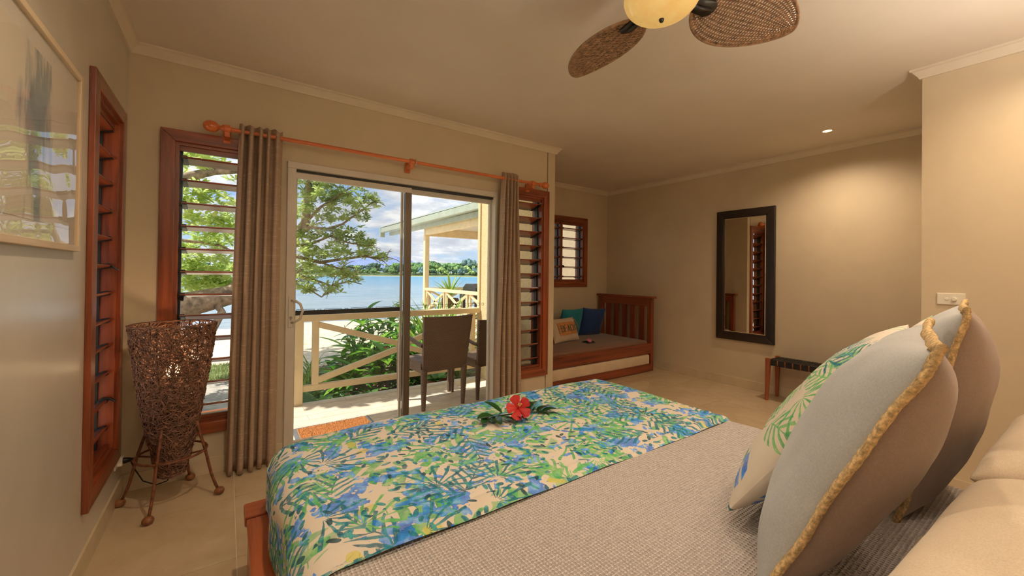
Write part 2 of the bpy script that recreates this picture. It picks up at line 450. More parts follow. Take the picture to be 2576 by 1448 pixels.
M['leafG'] = m_leaf('ginger_leaf', (56, 140, 40), (150, 200, 66), .3, .35)
M['leafS'] = m_leaf('strap_leaf', (90, 150, 56), (186, 206, 92))
M['grassb'] = m_leaf('lawn_blade', (112, 128, 70), (164, 172, 112))
M['leafC'] = m_leaf('groundcover_leaf', (66, 120, 52), (130, 170, 84))
M['leafD'] = m_leaf('glossy_sprig_leaf', (22, 58, 26), (44, 92, 44), .22, .1)
M['petal'] = m_leaf('hibiscus_petal', (206, 40, 40), (232, 72, 62), .5, .25)
M['pink'] = m_leaf('pink_petal', (206, 84, 130), (236, 140, 170), .5, .2)
M['redf'] = simple('red_bract', (220, 40, 36), .4, 20, .1); M['yelp'] = simple('yellow_pollen', (236, 200, 110), .6, 60, .1)
M['bark'] = simple('grey_bark', (150, 128, 108), .9, 14, .3, .8, 40)
M['terra'] = simple('terracotta', (168, 96, 60), .8, 12, .12)
M['coir'] = simple('coir_brush', (212, 140, 82), .95, 70, .3, 1.0, 90); M['rubber'] = simple('grey_rubber', (112, 112, 116), .7, 20, .06)
M['roofm'] = simple('pale_steel_roof', (176, 186, 176), .45, 3, .04); M['fascia'] = simple('sage_fascia', (168, 176, 158), .45, 3, .05)
M['bbq'] = simple('barbecue_enamel', (54, 54, 56), .35, 10, .1)
def m_sea():
    t = MT('lagoon_water', lin(60, 130, 170), .18)
    x, y, z = t.xyz(t.coord('Object'))
    v = t.coord('Object', (.22, 1.1, 1)); n = t.noise(v, 1.3, 8, .72); n2 = t.noise(t.coord('Object', (.02, .09, 1)), 1.0, 5, .6)
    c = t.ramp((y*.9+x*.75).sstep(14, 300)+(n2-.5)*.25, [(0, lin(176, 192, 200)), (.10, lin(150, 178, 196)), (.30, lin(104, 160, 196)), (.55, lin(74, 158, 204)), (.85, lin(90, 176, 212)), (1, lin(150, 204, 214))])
    c = t.mix(n.sstep(.52, .72)*.55, c, lin(214, 226, 234)); c = t.mix(n.sstep(.48, .30)*.45, c, lin(70, 112, 140))  # foam, plus ripple lights and darks put into the colour
    t.col(c); t.bump(n, .8, .5)
    return t.m
M['sea'] = m_sea()
M['far'] = [simple('far_tree_%s' % n, c, .9, .5, .3, 1.0, 1.1) for n, c in (('dark', (78, 108, 88)), ('mid', (112, 148, 88)), ('light', (156, 180, 104)), ('blue', (104, 134, 130)))]  # distance haze put into the far greens
M['farO'] = simple('far_tree_blossom', (214, 150, 58), .9, .5, .2)
M['mount'] = simple('far_mountain', (124, 144, 192), 1, .01, .06)  # distance haze mixed into the blue base colour
M['farland'] = simple('far_shore_ground', (96, 118, 74), 1, .05, .2); M['farsand'] = simple('far_sand', (206, 182, 150), 1, .1, .06)

def setup_world():
    w = bpy.data.worlds.new('sky'); sc.world = w; w.use_nodes = True; t = w.node_tree; nd = t.nodes
    bg = nd['Background']; tc = nd.new('ShaderNodeTexCoord'); sp = nd.new('ShaderNodeSeparateXYZ'); t.links.new(tc.outputs['Generated'], sp.inputs[0])
    x, y, z = (E(t, o) for o in sp.outputs)
    zz = z.mx(0.0)+.20
    cb = nd.new('ShaderNodeCombineXYZ'); t.links.new((x/zz).k, cb.inputs[0]); t.links.new((y/zz).k, cb.inputs[1])
    def noise(sca, det, ro, dist=0):
        n = nd.new('ShaderNodeTexNoise'); n.inputs['Scale'].default_value = sca; n.inputs['Detail'].default_value = det; n.inputs['Roughness'].default_value = ro
        n.inputs['Distortion'].default_value = dist; t.links.new(cb.outputs[0], n.inputs['Vector']); return E(t, n.outputs['Fac'])
    def ramp(f, st):
        r = nd.new('ShaderNodeValToRGB'); el = r.color_ramp.elements
        while len(el) < len(st): el.new(.5)
        for e, (p, c) in zip(el, st): e.position = p; e.color = c
        t.links.new(f.k, r.inputs[0]); return r.outputs[0]
    def mix(f, a, b):
        n = nd.new('ShaderNodeMix'); n.data_type = 'RGBA'; t.links.new(f.k, n.inputs[0]); t.links.new(a, n.inputs[6]); t.links.new(b, n.inputs[7]); return n.outputs[2]
    sky = ramp(z.mx(0.0), [(0, (.62, .80, .98, 1)), (.15, (.40, .62, .96, 1)), (.6, (.20, .40, .80, 1))])
    c1 = noise(1.5, 9, .60, .2); cov = c1.sstep(.40, .53)
    cl = ramp(noise(2.6, 8, .62), [(.36, (.64, .69, .79, 1)), (.50, (.84, .88, .95, 1)), (.60, (1.12, 1.12, 1.12, 1))])
    c = mix(cov, sky, cl)
    t.links.new(c, bg.inputs[0]); bg.inputs[1].default_value = SKY_E
setup_world()

# ------------------------------------------------------------------ room shell
XL, YD, XE, YR, XM, XB, YB, YH = -.479, 3.164, 2.766, 4.32, 4.871, 3.524, .58, -.45
ZT = 2.62
def wall_boxes(u0, u1, z0, z1, holes):
    """rectangles of a wall (u along it) around its openings"""
    us = sorted({u0, u1, *[h for a in holes for h in a[:2]]}); out = []
    for a, b in zip(us, us[1:]):
        zs = [z0]
        for h in sorted(holes, key=lambda h: h[2]):
            if h[0] <= a+1e-6 and h[1] >= b-1e-6:
                if h[2] > zs[-1]+1e-6: out.append((a, b, zs[-1], h[2]))
                zs.append(h[3])
        if zs[-1] < z1-1e-6: out.append((a, b, zs[-1], z1))
    return out
T = .13
W1 = (2.451, 2.940, .325, 2.047); W2 = (-.264, .180, .325, 2.047); W3 = (2.180, 2.609, .325, 2.047); W4 = (3.46, 4.353, 1.166, 2.046)
DR = (.330, 2.050, -.12, 2.030)
mb = MB()
for a, b, c, d in wall_boxes(XL-T, 2.66, -.3, ZT, [W2, W3, DR]): mb.box(a, b, YD, YD+T, c, d)
struct('wall_back', mb=mb, mat=M['wall'])
mb = MB()
for a, b, c, d in wall_boxes(YH-T, YD+T, -.3, ZT, [W1]): mb.box(XL-T, XL, a, b, c, d)
struct('wall_left', mb=mb, mat=M['wallL'])
mb = MB()
for a, b, c, d in wall_boxes(2.66, XM+T, -.3, ZT, [W4]): mb.box(a, b, YR, YR+T, c, d)
struct('wall_alcove', mb=mb, mat=M['wall'])
struct('wall_right', mb=MB().box(XM, XM+T, YB-.1, YR+T, -.3, ZT), mat=M['wall'])
struct('wall_bathroom', mb=MB().box(XB, XB+.1, YH-T, YB, -.3, ZT).box(XB+.1, XM+T, YB-.1, YB, -.3, ZT), mat=M['wall'])
struct('wall_front', mb=MB().box(XL-T, XB+.1, YH-T, YH, -.3, ZT), mat=M['wall'])
# wall between the alcove and the deck: painted inside, textured render outside
we = struct('wall_end', mb=MB().box(2.672, XE, YD, YR+T, -.3, ZT), mat=M['wall'])
obj('render_face', MB().box(2.655, 2.672, YD+T, YR+T, -.3, ZT), M['render'], we)
obj('corner_strip', MB().box(2.635, 2.70, YR+T, YR+T+.055, -.2, ZT), M['cream_out'], we, bevel=.004)
struct('ceiling', mb=MB().box(XL, XM, YH, YR, ZC, ZC+.06), mat=M['ceil'])
rf = struct('roof', mb=MB().box(-1.05, 5.6, -1.0, 3.72, ZT+.06, ZT+.16).box(2.45, 5.6, 3.72, 4.75, ZT+.06, ZT+.16), mat=M['fascia'])
fl = struct('floor', mb=MB().box(XL-.02, XM+.02, YH-.02, YD+.02, -.10, -.0022).box(2.7, XM+.02, YD+.02, YR+.02, -.10, -.0022), mat=M['grout'])
tiles = {}
def add_tile(x0, x1, y0, y1):
    if x1-x0 < .03 or y1-y0 < .03: return
    k = (round(x1-x0, 3), round(y1-y0, 3))
    if k not in tiles:
        g = .0016; tiles[k] = mesh_from('tile', MB().box(-k[0]/2+g, k[0]/2-g, -k[1]/2+g, k[1]/2-g, -.0118, 0), M['tile'])
    inst('tile', tiles[k], fl, ((x0+x1)/2, (y0+y1)/2, 0))
TS = .588
for rx0, rx1, ry0, ry1 in ((XL, XB, YH, YB), (XL, XM, YB, YD), (XE, XM, YD, YR)):
    for i in range(-2, 10):
        for j in range(-7, 5):
            x0, y0 = .052+i*TS, 2.752+j*TS
            add_tile(max(x0, rx0), min(x0+TS, rx1), max(y0, ry0), min(y0+TS, ry1))
# cornices: stepped cove profile, one trim per wall
COV = [(0, 0), (0, -.058), (.012, -.058), (.018, -.046), (.040, -.016), (.050, -.012), (.050, 0)]
def cove(n, axis, at, sgn, a, b, ea=0, eb=0):
    vs = []
    for end, e in ((a, ea), (b, eb)):
        for d, h in COV:
            t = end+e*d
            vs.append((at+sgn*d, t, ZC+h) if axis == 'x' else (t, at+sgn*d, ZC+h))
    m = len(COV); mb = MB().add(vs, [tuple(range(m)), tuple(range(m, 2*m))]+[(i, (i+1) % m, m+(i+1) % m, m+i) for i in range(m)])
    struct('trim_%d' % n, mb=mb, mat=M['corn'])
cove(1, 'y', YD, -1, XL, XE, 1, 1); cove(2, 'x', XL, 1, YH, YD, 1, -1); cove(3, 'x', XE, 1, YD, YR, -1, -1)
cove(4, 'y', YR, -1, XE, XM, 1, -1); cove(5, 'x', XM, -1, YB, YR, 1, -1); cove(6, 'x', XB, -1, YH, YB, 1, 1); cove(7, 'y', YB, 1, XB, XM, -1, -1)
cove(8, 'y', YH, 1, XL, XB, 1, -1)
# tiled skirtings
def skirt(name, *boxes):
    mb = MB()
    for b in boxes: mb.box(*b)
    struct(name, mb=mb, mat=M['skirt'], bevel=.0015)
skirt('baseboard_left', (XL, XL+.011, YH, YD, 0, .1))
skirt('baseboard_back', (XL+.011, DR[0]-.005, YD-.011, YD, 0, .1), (DR[1]+.005, XE, YD-.011, YD, 0, .1))
skirt('baseboard_alcove', (XE, XM-.011, YR-.011, YR, 0, .1)); skirt('baseboard_right', (XM-.011, XM, YB+.011, YR, 0, .1))
skirt('baseboard_bathroom', (XB-.011, XB, YH, YB+.011, 0, .1), (XB, XM, YB, YB+.011, 0, .1))

# ------------------------------------------------------------------ louvre windows
def louvre(name, plane, wallpos, sgn, hole, n, z_top, pitch, tilt, tilt2=None, split=99, mullions=(), handles=(), depth=.14):
    """plane 'y': window in a wall facing -y whose inner face is y=wallpos; sgn = outward direction"""
    root = struct(name, (0, 0, 0)); u0, u1, z0, z1 = hole
    root.location = ((u0+u1)/2, wallpos, z0) if plane == 'y' else (wallpos, (u0+u1)/2, z0)
    hx = 'x' if plane == 'y' else 'y'
    def B(mb, a, b, d0, d1, c, d):    # d0,d1: depth from the inner wall face, outward positive
        lo, hi = sorted((wallpos+sgn*d0, wallpos+sgn*d1))
        return mb.box(a, b, lo, hi, c, d) if plane == 'y' else mb.box(lo, hi, a, b, c, d)
    w = .07
    # mitred casing around the opening: four pieces
    def casing(poly, mat):
        p0, p1 = wallpos-sgn*.022, wallpos
        obj('casing', MB().prism(poly, min(p0, p1), max(p0, p1), plane), mat, root, bevel=.003)
    casing([(u0-w, z0-w), (u0, z0), (u0, z1), (u0-w, z1+w)], M['cedarz']); casing([(u1+w, z0-w), (u1+w, z1+w), (u1, z1), (u1, z0)], M['cedarz'])
    casing([(u0-w, z1+w), (u0, z1), (u1, z1), (u1+w, z1+w)], M['cedar'+hx]); casing([(u0-w, z0-w), (u1+w, z0-w), (u1, z0), (u0, z0)], M['cedar'+hx])
    j = .018; D = T
    obj('jamb', B(MB(), u0, u0+j, -.004, D+.02, z0, z1), M['cedarz'], root); obj('jamb', B(MB(), u1-j, u1, -.004, D+.02, z0, z1), M['cedarz'], root)
    obj('head', B(MB(), u0+j, u1-j, -.004, D+.02, z1-j, z1), M['cedar'+hx], root)
    obj('sill', B(MB(), u0+j, u1-j, -.004, D+.05, z0, z0+j), M['cedar'+hx], root)
    obj('stop_bead', B(MB(), u0+j, u1-j, .012, .030, z1-j-.03, z1-j), M['cedar'+hx], root)
    obj('stop_bead', B(MB(), u0+j, u1-j, .012, .030, z0+j, z0+j+.022), M['cedar'+hx], root)
    bays = []; a = u0+j
    for m0, m1 in mullions: bays.append((a, m0)); obj('mullion', B(MB(), m0, m1, 0, D, z0, z1), M['cedarz'], root); a = m1
    bays.append((a, u1-j))
    for a, b in bays:
        for c0, c1 in ((a, a+.012), (b-.012, b)):
            obj('channel', B(MB(), c0, c1, .055, .095, z0+j, z1-j), M['channel'], root)
        L = b-a-.024
        def at(u, d, z): return (u, wallpos+sgn*d, z) if plane == 'y' else (wallpos+sgn*d, u, z)
        bm_me = {}
        for k in range(n):
            tl = tilt if k < split else (tilt2 if tilt2 is not None else tilt)
            zc = z_top-pitch*k
            if tl not in bm_me:
                # blade profile in (depth, height), bullnosed, turned by the tilt so that the outer edge is lower
                c, s = math.cos(tl), math.sin(tl); hd = depth/2; th = .006
                prof = [(-hd, -.003), (-hd, .003), (-hd+.006, th), (hd-.006, th), (hd, .003), (hd, -.003), (hd-.006, -th), (-hd+.006, -th)]
                pr = [(d*c+h*s, h*c-d*s) for d, h in prof]
                def sweep(prof, l0, l1):
                    vs = [((u, sgn*d, h) if plane == 'y' else (sgn*d, u, h)) for u in (l0, l1) for d, h in prof]; m = len(prof)
                    return MB().add(vs, [tuple(range(m))[::-1], tuple(range(m, 2*m))]+[(i, (i+1) % m, m+(i+1) % m, m+i) for i in range(m)])
                clipp = [(-hd+.002, -.011), (-hd+.0, .010), (-hd+.02, .014), (0, .011), (hd-.01, .010), (hd-.006, -.010), (0, -.012)]
                cp = [(d*c+h*s, h*c-d*s) for d, h in clipp]
                bm_me[tl] = (mesh_from('louvre_blade', sweep(pr, -L/2, L/2), M['cedar'+hx]), mesh_from('blade_clip', sweep(cp, -.013, .013), M['black']))
            me, cm = bm_me[tl]
            o = inst('louvre_blade', me, root, at((a+b)/2, .08, zc), local=False)
            for e in (-1, 1):
                off = e*(L/2-.011)
                inst('blade_clip', cm, o, (off, 0, 0) if plane == 'y' else (0, off, 0))
        for u, zc in handles:
            if a-.02 < u < b+.02:
                pts = [(0, 0), (.03, .016), (.075, .012), (.11, -.012), (.108, -.020), (.07, -.004), (.03, -.008), (0, -.014)]
                vs = []
                for du in (-.011, .011):
                    for d, h in pts: vs.append(at(u+du, .050-d*.62, zc+h*.9))
                m = len(pts)
                obj('handle', MB().add(vs, [tuple(range(m))[::-1], tuple(range(m, 2*m))]+[(i, (i+1) % m, m+(i+1) % m, m+i) for i in range(m)]), M['black'], root, bevel=.003)
    return root
R = math.radians
louvre('window_1', 'x', XL, -1, W1, 12, 1.975, .1405, R(15), R(24), 8, handles=((2.895, 1.28), (2.895, .60)))
louvre('window_2', 'y', YD, 1, W2, 12, 1.957, .1405, R(6), R(17), 7, handles=((-.225, 1.10),))
louvre('window_3', 'y', YD, 1, W3, 12, 1.957, .1405, R(20))
louvre('window_4', 'y', YR, 1, W4, 6, 1.945, .1405, R(5), mullions=((3.89, 3.935),), handles=((3.955, 1.40),))

# ------------------------------------------------------------------ sliding door
dr = struct('door_1', (1.19, YD, 0))
yi, yo = YD-.018, YD+.11
obj('door_jamb', MB().box(.330, .383, yi, yo, -.02, 1.985), M['alu'], dr, bevel=.003); obj('door_jamb', MB().box(2.022, 2.050, yi, yo, -.02, 1.985), M['alu'], dr, bevel=.003)
obj('door_head', MB().box(.330, 2.050, yi, yo, 1.985, 2.030), M['alu'], dr, bevel=.003)
obj('head_track', MB().box(.384, 2.021, YD+.02, YD+.1, 1.968, 1.985), M['dark'], dr)
obj('door_track', MB().box(.383, 2.022, yi+.02, yo, -.03, .004), M['alu'], dr, bevel=.002)
def leaf(name, x0, x1, y0, y1, sl, srt, matl, matr, gmat):
    p = obj(name, MB().box(x0, x1, y0, y1, 1.925, 1.966).box(x0, x1, y0, y1, .006, .085), M['alu'], dr, bevel=.002)
    obj('stile', MB().box(x0, x0+sl, y0, y1, .085, 1.925), matl, p, bevel=.002); obj('stile', MB().box(x1-srt, x1, y0, y1, .085, 1.925), matr, p, bevel=.002)
    ym = (y0+y1)/2
    obj('glass_pane', MB().add([(x0+sl, ym, .085), (x1-srt, ym, .085), (x1-srt, ym, 1.925), (x0+sl, ym, 1.925)], [(0, 1, 2, 3)]), gmat, p)
    return p
pl = leaf('sliding_panel', .340, 1.229, YD+.012, YD+.040, .045, .050, M['alu'], M['bronze'], M['glass'])
pr = leaf('fixed_panel', 1.185, 2.022, YD+.048, YD+.072, .035, .018, M['dark'], M['alu'], M['glass'])
# insect screen outside the left half, with its dark mid rail
ps = obj('screen_panel', MB().box(.384, 1.185, YD+.080, YD+.096, 1.940, 1.966).box(.384, 1.185, YD+.080, YD+.096, .006, .05).box(.384, .402, YD+.08, YD+.096, .05, 1.94).box(1.165, 1.185, YD+.08, YD+.096, .05, 1.94), M['alu'], dr)
obj('screen_rail', MB().box(.402, 1.165, YD+.080, YD+.097, .957, .990), M['dark'], ps)
obj('fly_mesh', MB().add([(.402, YD+.088, .05), (1.165, YD+.088, .05), (1.165, YD+.088, 1.94), (.402, YD+.088, 1.94)], [(0, 1, 2, 3)]), M['screen'], ps)
# rows of small outlined rectangles: visibility markers on the glass
def marker(w, h):
    t = .0028; mb = MB()
    for b in ((-w/2, w/2, h/2-t, h/2), (-w/2, w/2, -h/2, -h/2+t), (-w/2, -w/2+t, -h/2+t, h/2-t), (w/2-t, w/2, -h/2+t, h/2-t)): mb.box(b[0], b[1], -.0006, 0, b[2], b[3])
    return mesh_from('safety_marker', mb, M['dark'])
mk1, mk2 = marker(.118, .027), marker(.024, .024)
x = .458
while x < 1.15:
    inst('safety_marker', mk1, pl, (x, YD+.0255, .990), local=False); 
    if x+.093 < 1.17: inst('safety_marker', mk2, pl, (x+.092, YD+.0255, .990), local=False)
    x += .185
x = 1.30
while x < 1.97:
    inst('safety_marker', mk1, pr, (x, YD+.0595, .990), local=False); inst('safety_marker', mk2, pr, (x+.092, YD+.0595, .990), local=False)
    x += .185
hd = obj('handle', MB().tube([(.366, YD-.02, 1.072), (.385, YD-.035, 1.070), (.415, YD-.05, 1.048), (.430, YD-.055, 1.000), (.415, YD-.05, .945), (.385, YD-.035, .924), (.366, YD-.02, .920)], .0105, 10, squash=.8), M['alu'], dr, smooth=True)
obj('lock_plate', MB().box(.346, .376, YD-.024, YD-.017, .885, 1.105), M['alu'], hd, bevel=.003)
obj('lock_cylinder', MB().lathe([(0, 0), (.009, 0), (.009, .006), (0, .006)], 14, (.361, YD-.031, .955), 'y').box(.357, .365, YD-.029, YD-.022, .935, .955), M['chrome'], hd)

# ------------------------------------------------------------------ curtain rod and curtains
RY, RZ = YD-.105, 2.148
rod = thing('curtain_rod', (1.19, RY, RZ), 'orange-stained timber curtain rod with round finials above the sliding door', 'curtain rod')
obj('pole', MB().lathe([(0, -.04), (.0135, -.04), (.0135, 2.52), (0, 2.52)], 16, (0, RY, RZ), 'x'), M['pinex'], rod, smooth='auto')
FIN = [(.0, -.002), (.014, 0), (.021, .006), (.021, .016), (.013, .022), (.012, .030), (.018, .036), (.028, .046), (.0335, .062), (.034, .078), (.029, .095), (.018, .108), (0, .113)]
obj('finial', MB().lathe([(r, -.02-h) for r, h in FIN], 18, (0, RY, RZ), 'x'), M['pinex'], rod, smooth=True)
obj('finial', MB().lathe([(r, 2.475+h) for r, h in FIN], 18, (0, RY, RZ), 'x'), M['pinex'], rod, smooth=True)
for bx in (-.012, 1.178, 2.395):
    b = obj('bracket', MB().lathe([(0, -.02), (.021, -.02), (.024, -.013), (.024, .013), (.021, .02), (0, .02)], 16, (bx, RY, RZ), 'x').box(bx-.014, bx+.014, RY-.010, YD-.02, RZ-.052, RZ-.015), M['piney'], rod, bevel=.002)
    obj('wall_plate', MB().box(bx-.020, bx+.020, YD-.024, YD, RZ-.07, RZ+.01), M['pinez'], b, bevel=.004)
obj('eyelet_ring', MB().tube([(1.208, RY+.03*math.cos(a), RZ-.006+.03*math.sin(a)) for a in [2*PI*i/18 for i in range(18)]], .0026, 6, True), M['chrome'], rod, smooth=True)

def curtain(name, xt0, xt1, xb0, xb1, zt, zb, folds, label, seed, amp=.05, tail=0):
    r = random.Random(seed); nu, nv = folds*22, 44
    root = thing(name, ((xt0+xt1)/2, RY, zb), label, 'curtain')
    ph = [r.uniform(-.5, .5) for _ in range(folds+1)]; wd = [r.uniform(.75, 1.25) for _ in range(folds)]
    tot = sum(wd); cum = [0]
    for w in wd: cum.append(cum[-1]+w/tot)
    Lc = (xt1-xt0)*2.6
    def pt(i, j):
        u = i/nu; v = j/nv
        k = min(folds-1, int(u*folds)); fu = u*folds-k
        xx = cum[k]+(cum[k+1]-cum[k])*fu
        xx += .35*(1/folds)*math.sin(2*PI*fu*2+ph[k])*.25*(.4+v)
        a0, a1 = xt0+(xt1-xt0)*xx, xb0+(xb1-xb0)*xx
        x = a0+(a1-a0)*(v**.8)
        y = RY+amp*(1-.25*math.sin(v*3+ph[k]))*math.cos(2*PI*(u*folds))*(.8+.2*math.sin(5*u+ph[k]))
        y += .006*math.sin(9*v+7*u+ph[0])
        z = zt+(zb-zt)*v+(.014*math.sin(2*PI*u*folds+1) if j == 0 else 0)
        return (x, y, z, u*Lc, z)
    o = obj('cloth', MB().grid(pt, nu, nv), M['curtain'], root, smooth=True)
    s = o.modifiers.new('thick', 'SOLIDIFY'); s.thickness = .002
    for k in range(folds):
        u = (k+.25)/folds; xx = xt0+(xt1-xt0)*(cum[k]+.3*(cum[k+1]-cum[k]))
        obj('grommet', MB().tube([(xx+.004, RY+.02*math.cos(a), RZ+.02*math.sin(a)) for a in [2*PI*i/16 for i in range(16)]], .0035, 6, True), M['chrome'], root, smooth=True)
    return root
curtain('curtain', .052, .292, .010, .278, 2.192, .012, 5, 'beige slubbed curtain bunched at the door side next to the woven lamp', 3, .048)
curtain('curtain', 2.055, 2.225, 1.985, 2.30, 2.198, .012, 5, 'beige slubbed curtain gathered beside the narrow brown louvre window right of the door', 5, .040)
def downlights():
    for i, (x, y, P) in enumerate(DOWNLIGHTS):
        if P <= 0: continue
        lab = 'small round recessed downlight glowing in the ceiling before the mirror wall' if i == 0 else 'recessed ceiling downlight at x %.1f y %.1f metres of the room' % (x, y)
        if i: lab = ['', 'recessed downlight beside the light switch wall', 'recessed downlight above the near side of the bed head', 'recessed downlight above the middle of the bed head', 'recessed downlight between the picture wall and the fan', 'recessed downlight above the far side of the bed'][i]  # all past the switch-wall one are added out of view for brightness
        t = thing('downlight', (x, y, ZC), lab, 'downlight')
        obj('trim_ring', MB().lathe([(.033, -.001), (.036, -.004), (.046, -.004), (.048, 0), (.033, 0)], 24, (x, y, ZC)), M['white'], t, smooth='auto')
        obj('lens', MB().lathe([(0, -.0015), (.033, -.0015), (.033, 0), (0, 0)], 20, (x, y, ZC)), M['led'], t)
        l = bpy.data.lights.new('downlight_beam', 'SPOT'); l.energy = P; l.color = WARM; l.spot_size = R(150); l.spot_blend = 1.0; l.shadow_soft_size = .03
        o = bpy.data.objects.new('downlight_beam', l); COL.objects.link(o); o.parent = t; o.location = (0, 0, -.012)
downlights()

# ------------------------------------------------------------------ bed
def drape(mb, x0, x1, y0, y1, z, Rr, drop, nx, ny, open_head=True, wob=None, Rc=None):
    """cloth lying on a mattress x0..x1, y up to y1 (foot), hanging over both sides and the foot"""
    Rc = Rc or Rr; Lx = (x1-x0)-2*Rr; q = Rr*PI/2
    def axis_nodes(lo, hi, n_mid, both):
        side = [-(q+drop)+drop*i/8 for i in range(8)]+[-q+q*i/7 for i in range(7)]
        mid = [lo+(hi-lo)*i/n_mid for i in range(n_mid+1)]
        return side, mid
    aa = [('l', -(q+drop)+drop*i/8) for i in range(8)]+[('l', -q+q*i/7) for i in range(7)]+[('m', Lx*i/nx) for i in range(nx+1)]+[('r', q*i/7) for i in range(1, 8)]+[('r', q+drop*i/8) for i in range(1, 9)]
    Ly = y1-Rr-y0
    bb = [('m', Ly*i/ny) for i in range(ny+1)]+[('r', q*i/7) for i in range(1, 8)]+[('r', q+drop*i/8) for i in range(1, 9)]
    def pt(i, j):
        ka, a = aa[i]; kb, b = bb[j]
        da = -a if ka == 'l' else (a if ka == 'r' else 0); db = b if kb == 'r' else 0
        sx = -1 if ka == 'l' else 1
        bx = x0+Rr+(0 if ka == 'l' else (Lx if ka == 'r' else a)); by = y0+(b if kb == 'm' else Ly)
        d = math.hypot(da, db); d2 = min(d, q+drop)
        if d > 1e-9: ex, ey = sx*da/d, db/d
        else: ex = ey = 0
        if d2 < q: h = Rr*math.sin(d2/Rr); dz = Rr*(1-math.cos(d2/Rr))
        else: h = Rr; dz = Rr+(d2-q)
        u = bx+sx*da; v = by+db
        x, y, zz = bx+ex*h, by+ey*h, z-dz
        if wob:
            w = wob(u, v, d2); x += ex*w[0]; y += ey*w[0]; zz += w[1]*(1 if d2 < q else .3)
        return (x, y, zz, u, v)
    return mb.grid(pt, len(aa)-1, len(bb)-1)
BX0, BX1, BY0, BY1, BZ = .150, 2.085, -.26, 1.945, .570
bed = thing('platform_bed', (1.12, .85, 0), 'red-brown timber platform bed frame with a wide ledge around the mattress', 'bed')
obj('side_rail', MB().box(.082, .118, -.28, 1.93, .03, .268), M['bedy'], bed, bevel=.004); obj('side_rail', MB().box(2.115, 2.150, -.28, 1.93, .03, .268), M['bedy'], bed, bevel=.004)
obj('side_ledge', MB().box(.076, .30, -.28, 1.893, .268, .296), M['bedy'], bed, bevel=.005); obj('side_ledge', MB().box(1.93, 2.156, -.28, 1.893, .268, .296), M['bedy'], bed, bevel=.005)
obj('foot_ledge', MB().box(.070, 2.162, 1.896, 2.012, .262, .303), M['bedx'], bed, bevel=.006)
obj('foot_rail', MB().box(.095, 2.137, 1.955, 1.990, .03, .262), M['bedx'], bed, bevel=.004)
obj('slat_base', MB().box(.30, 1.93, -.28, 1.893, .25, .29), M['bedy'], bed)
for lx in (.10, 2.07):
    for ly in (-.25, 1.87): obj('leg', MB().box(lx, lx+.07, ly, ly+.07, 0, .262), M['bedz'], bed, bevel=.004)
obj('headboard', MB().box(.05, 2.18, -.36, -.29, .0, .86).box(.03, 2.20, -.375, -.275, .86, .90), M['bedx'], bed, bevel=.005)
mt = tag(obj('mattress', MB().box(.175, 2.06, -.26, 1.915, .296, .550), M['cotton'], None, bevel=.05), 'pale mattress on the red-brown bed frame under the covers', 'mattress')
def sag(u, v): return -.030*math.exp(-((u-.12)/.24)**2-((v-1.97)/.30)**2)
def wob1(u, v, d): return (.006*math.sin(9*u+4*v)+.004*math.sin(23*v+3*u), .003*math.sin(5*u+2*v)+.002*math.sin(11*v)+sag(u, v))
bs = obj('bedspread', drape(MB(), BX0, BX1, BY0, BY1-.01, BZ, .075, .16, 46, 52, wob=wob1), M['waffle'], None, smooth=True)
tag(bs, 'beige waffle-weave bedspread covering the bed below the pillows', 'bedspread')
def wob2(u, v, d):
    e = max(0, 1-(v-1.0)/.22)
    fold = e*(.006*math.sin((v-1.0)*95+2.5*math.sin(u*2.3))+.004*math.sin((v-1.0)*150+u*5))
    return (.008*math.sin(13*v+2*u)*min(1, d*6), fold-.0105*max(0, 1-(v-1.0)/.05)+.0025*math.sin(6*u+9*v)+.002*math.sin(17*u-5*v)+sag(u, v))
rn = obj('bed_runner', drape(MB(), BX0-.013, BX1+.013, 1.0, BY1+.010, BZ+.012, .088, .175, 90, 60, wob=wob2), M['floral'], None, smooth=True)
tag(rn, 'blue and green tropical print runner folded across the foot of the bed', 'bed runner')

# hibiscus sprig on the runner
def leaf_mesh(name, L, W, bend=.15, fold=.25, n=7, mat=None, wavy=0, base=.12):
    mb = MB(); vs = []; fs = []
    for i in range(n+1):
        t = i/n; w = W/2*(math.sin(PI*min(1, (t*(1-base)+base*.6)))**.9) if 0 < i < n else W*.02
        y = L*t; z = -bend*L*t*t+.02*L*math.sin(PI*t)
        for s in (-1, -.5, 0, .5, 1):
            vs.append((s*w, y, z+abs(s)*w*fold+wavy*W*math.sin(t*9+s)*abs(s)))
    for i in range(n):
        for k in range(4): fs.append((i*5+k, i*5+k+1, (i+1)*5+k+1, (i+1)*5+k))
    mb.add(vs, fs); return mesh_from(name, mb, mat, True)
sprig_leaf = leaf_mesh('leaf', .105, .05, .12, .3, 8, M['leafD'])
def petal_mesh(name, L, W, mat):
    mb = MB(); vs = []; fs = []; n = 8
    for i in range(n+1):
        t = i/n; w = W/2*(t**.75)*(1 if t < .8 else math.sqrt(max(.05, 1-((t-.8)/.22)**2)))
        for k in range(7):
            s = (k-3)/3; vs.append((s*w+.0001, L*t-abs(s)*.06*L*t, .10*L*math.sin(PI*t*.9)+.05*L*math.sin(s*7+t*6)*t+.25*L*t*t*.4))
    for i in range(n):
        for k in range(6): fs.append((i*7+k, i*7+k+1, (i+1)*7+k+1, (i+1)*7+k))
    return mesh_from(name, mb.add(vs, fs), mat, True)
def place(name, me, parent, base, az, el, roll=0, s=1.0):
    o = inst(name, me, parent, base, (el, roll, az), (s, s, s), local=False); o.rotation_mode = 'XYZ'; return o
hib = thing('hibiscus_sprig', (1.15, 1.57, BZ+.014), 'red hibiscus flower with dark glossy leaves lying on the runner', 'flower')
hz = BZ+.018
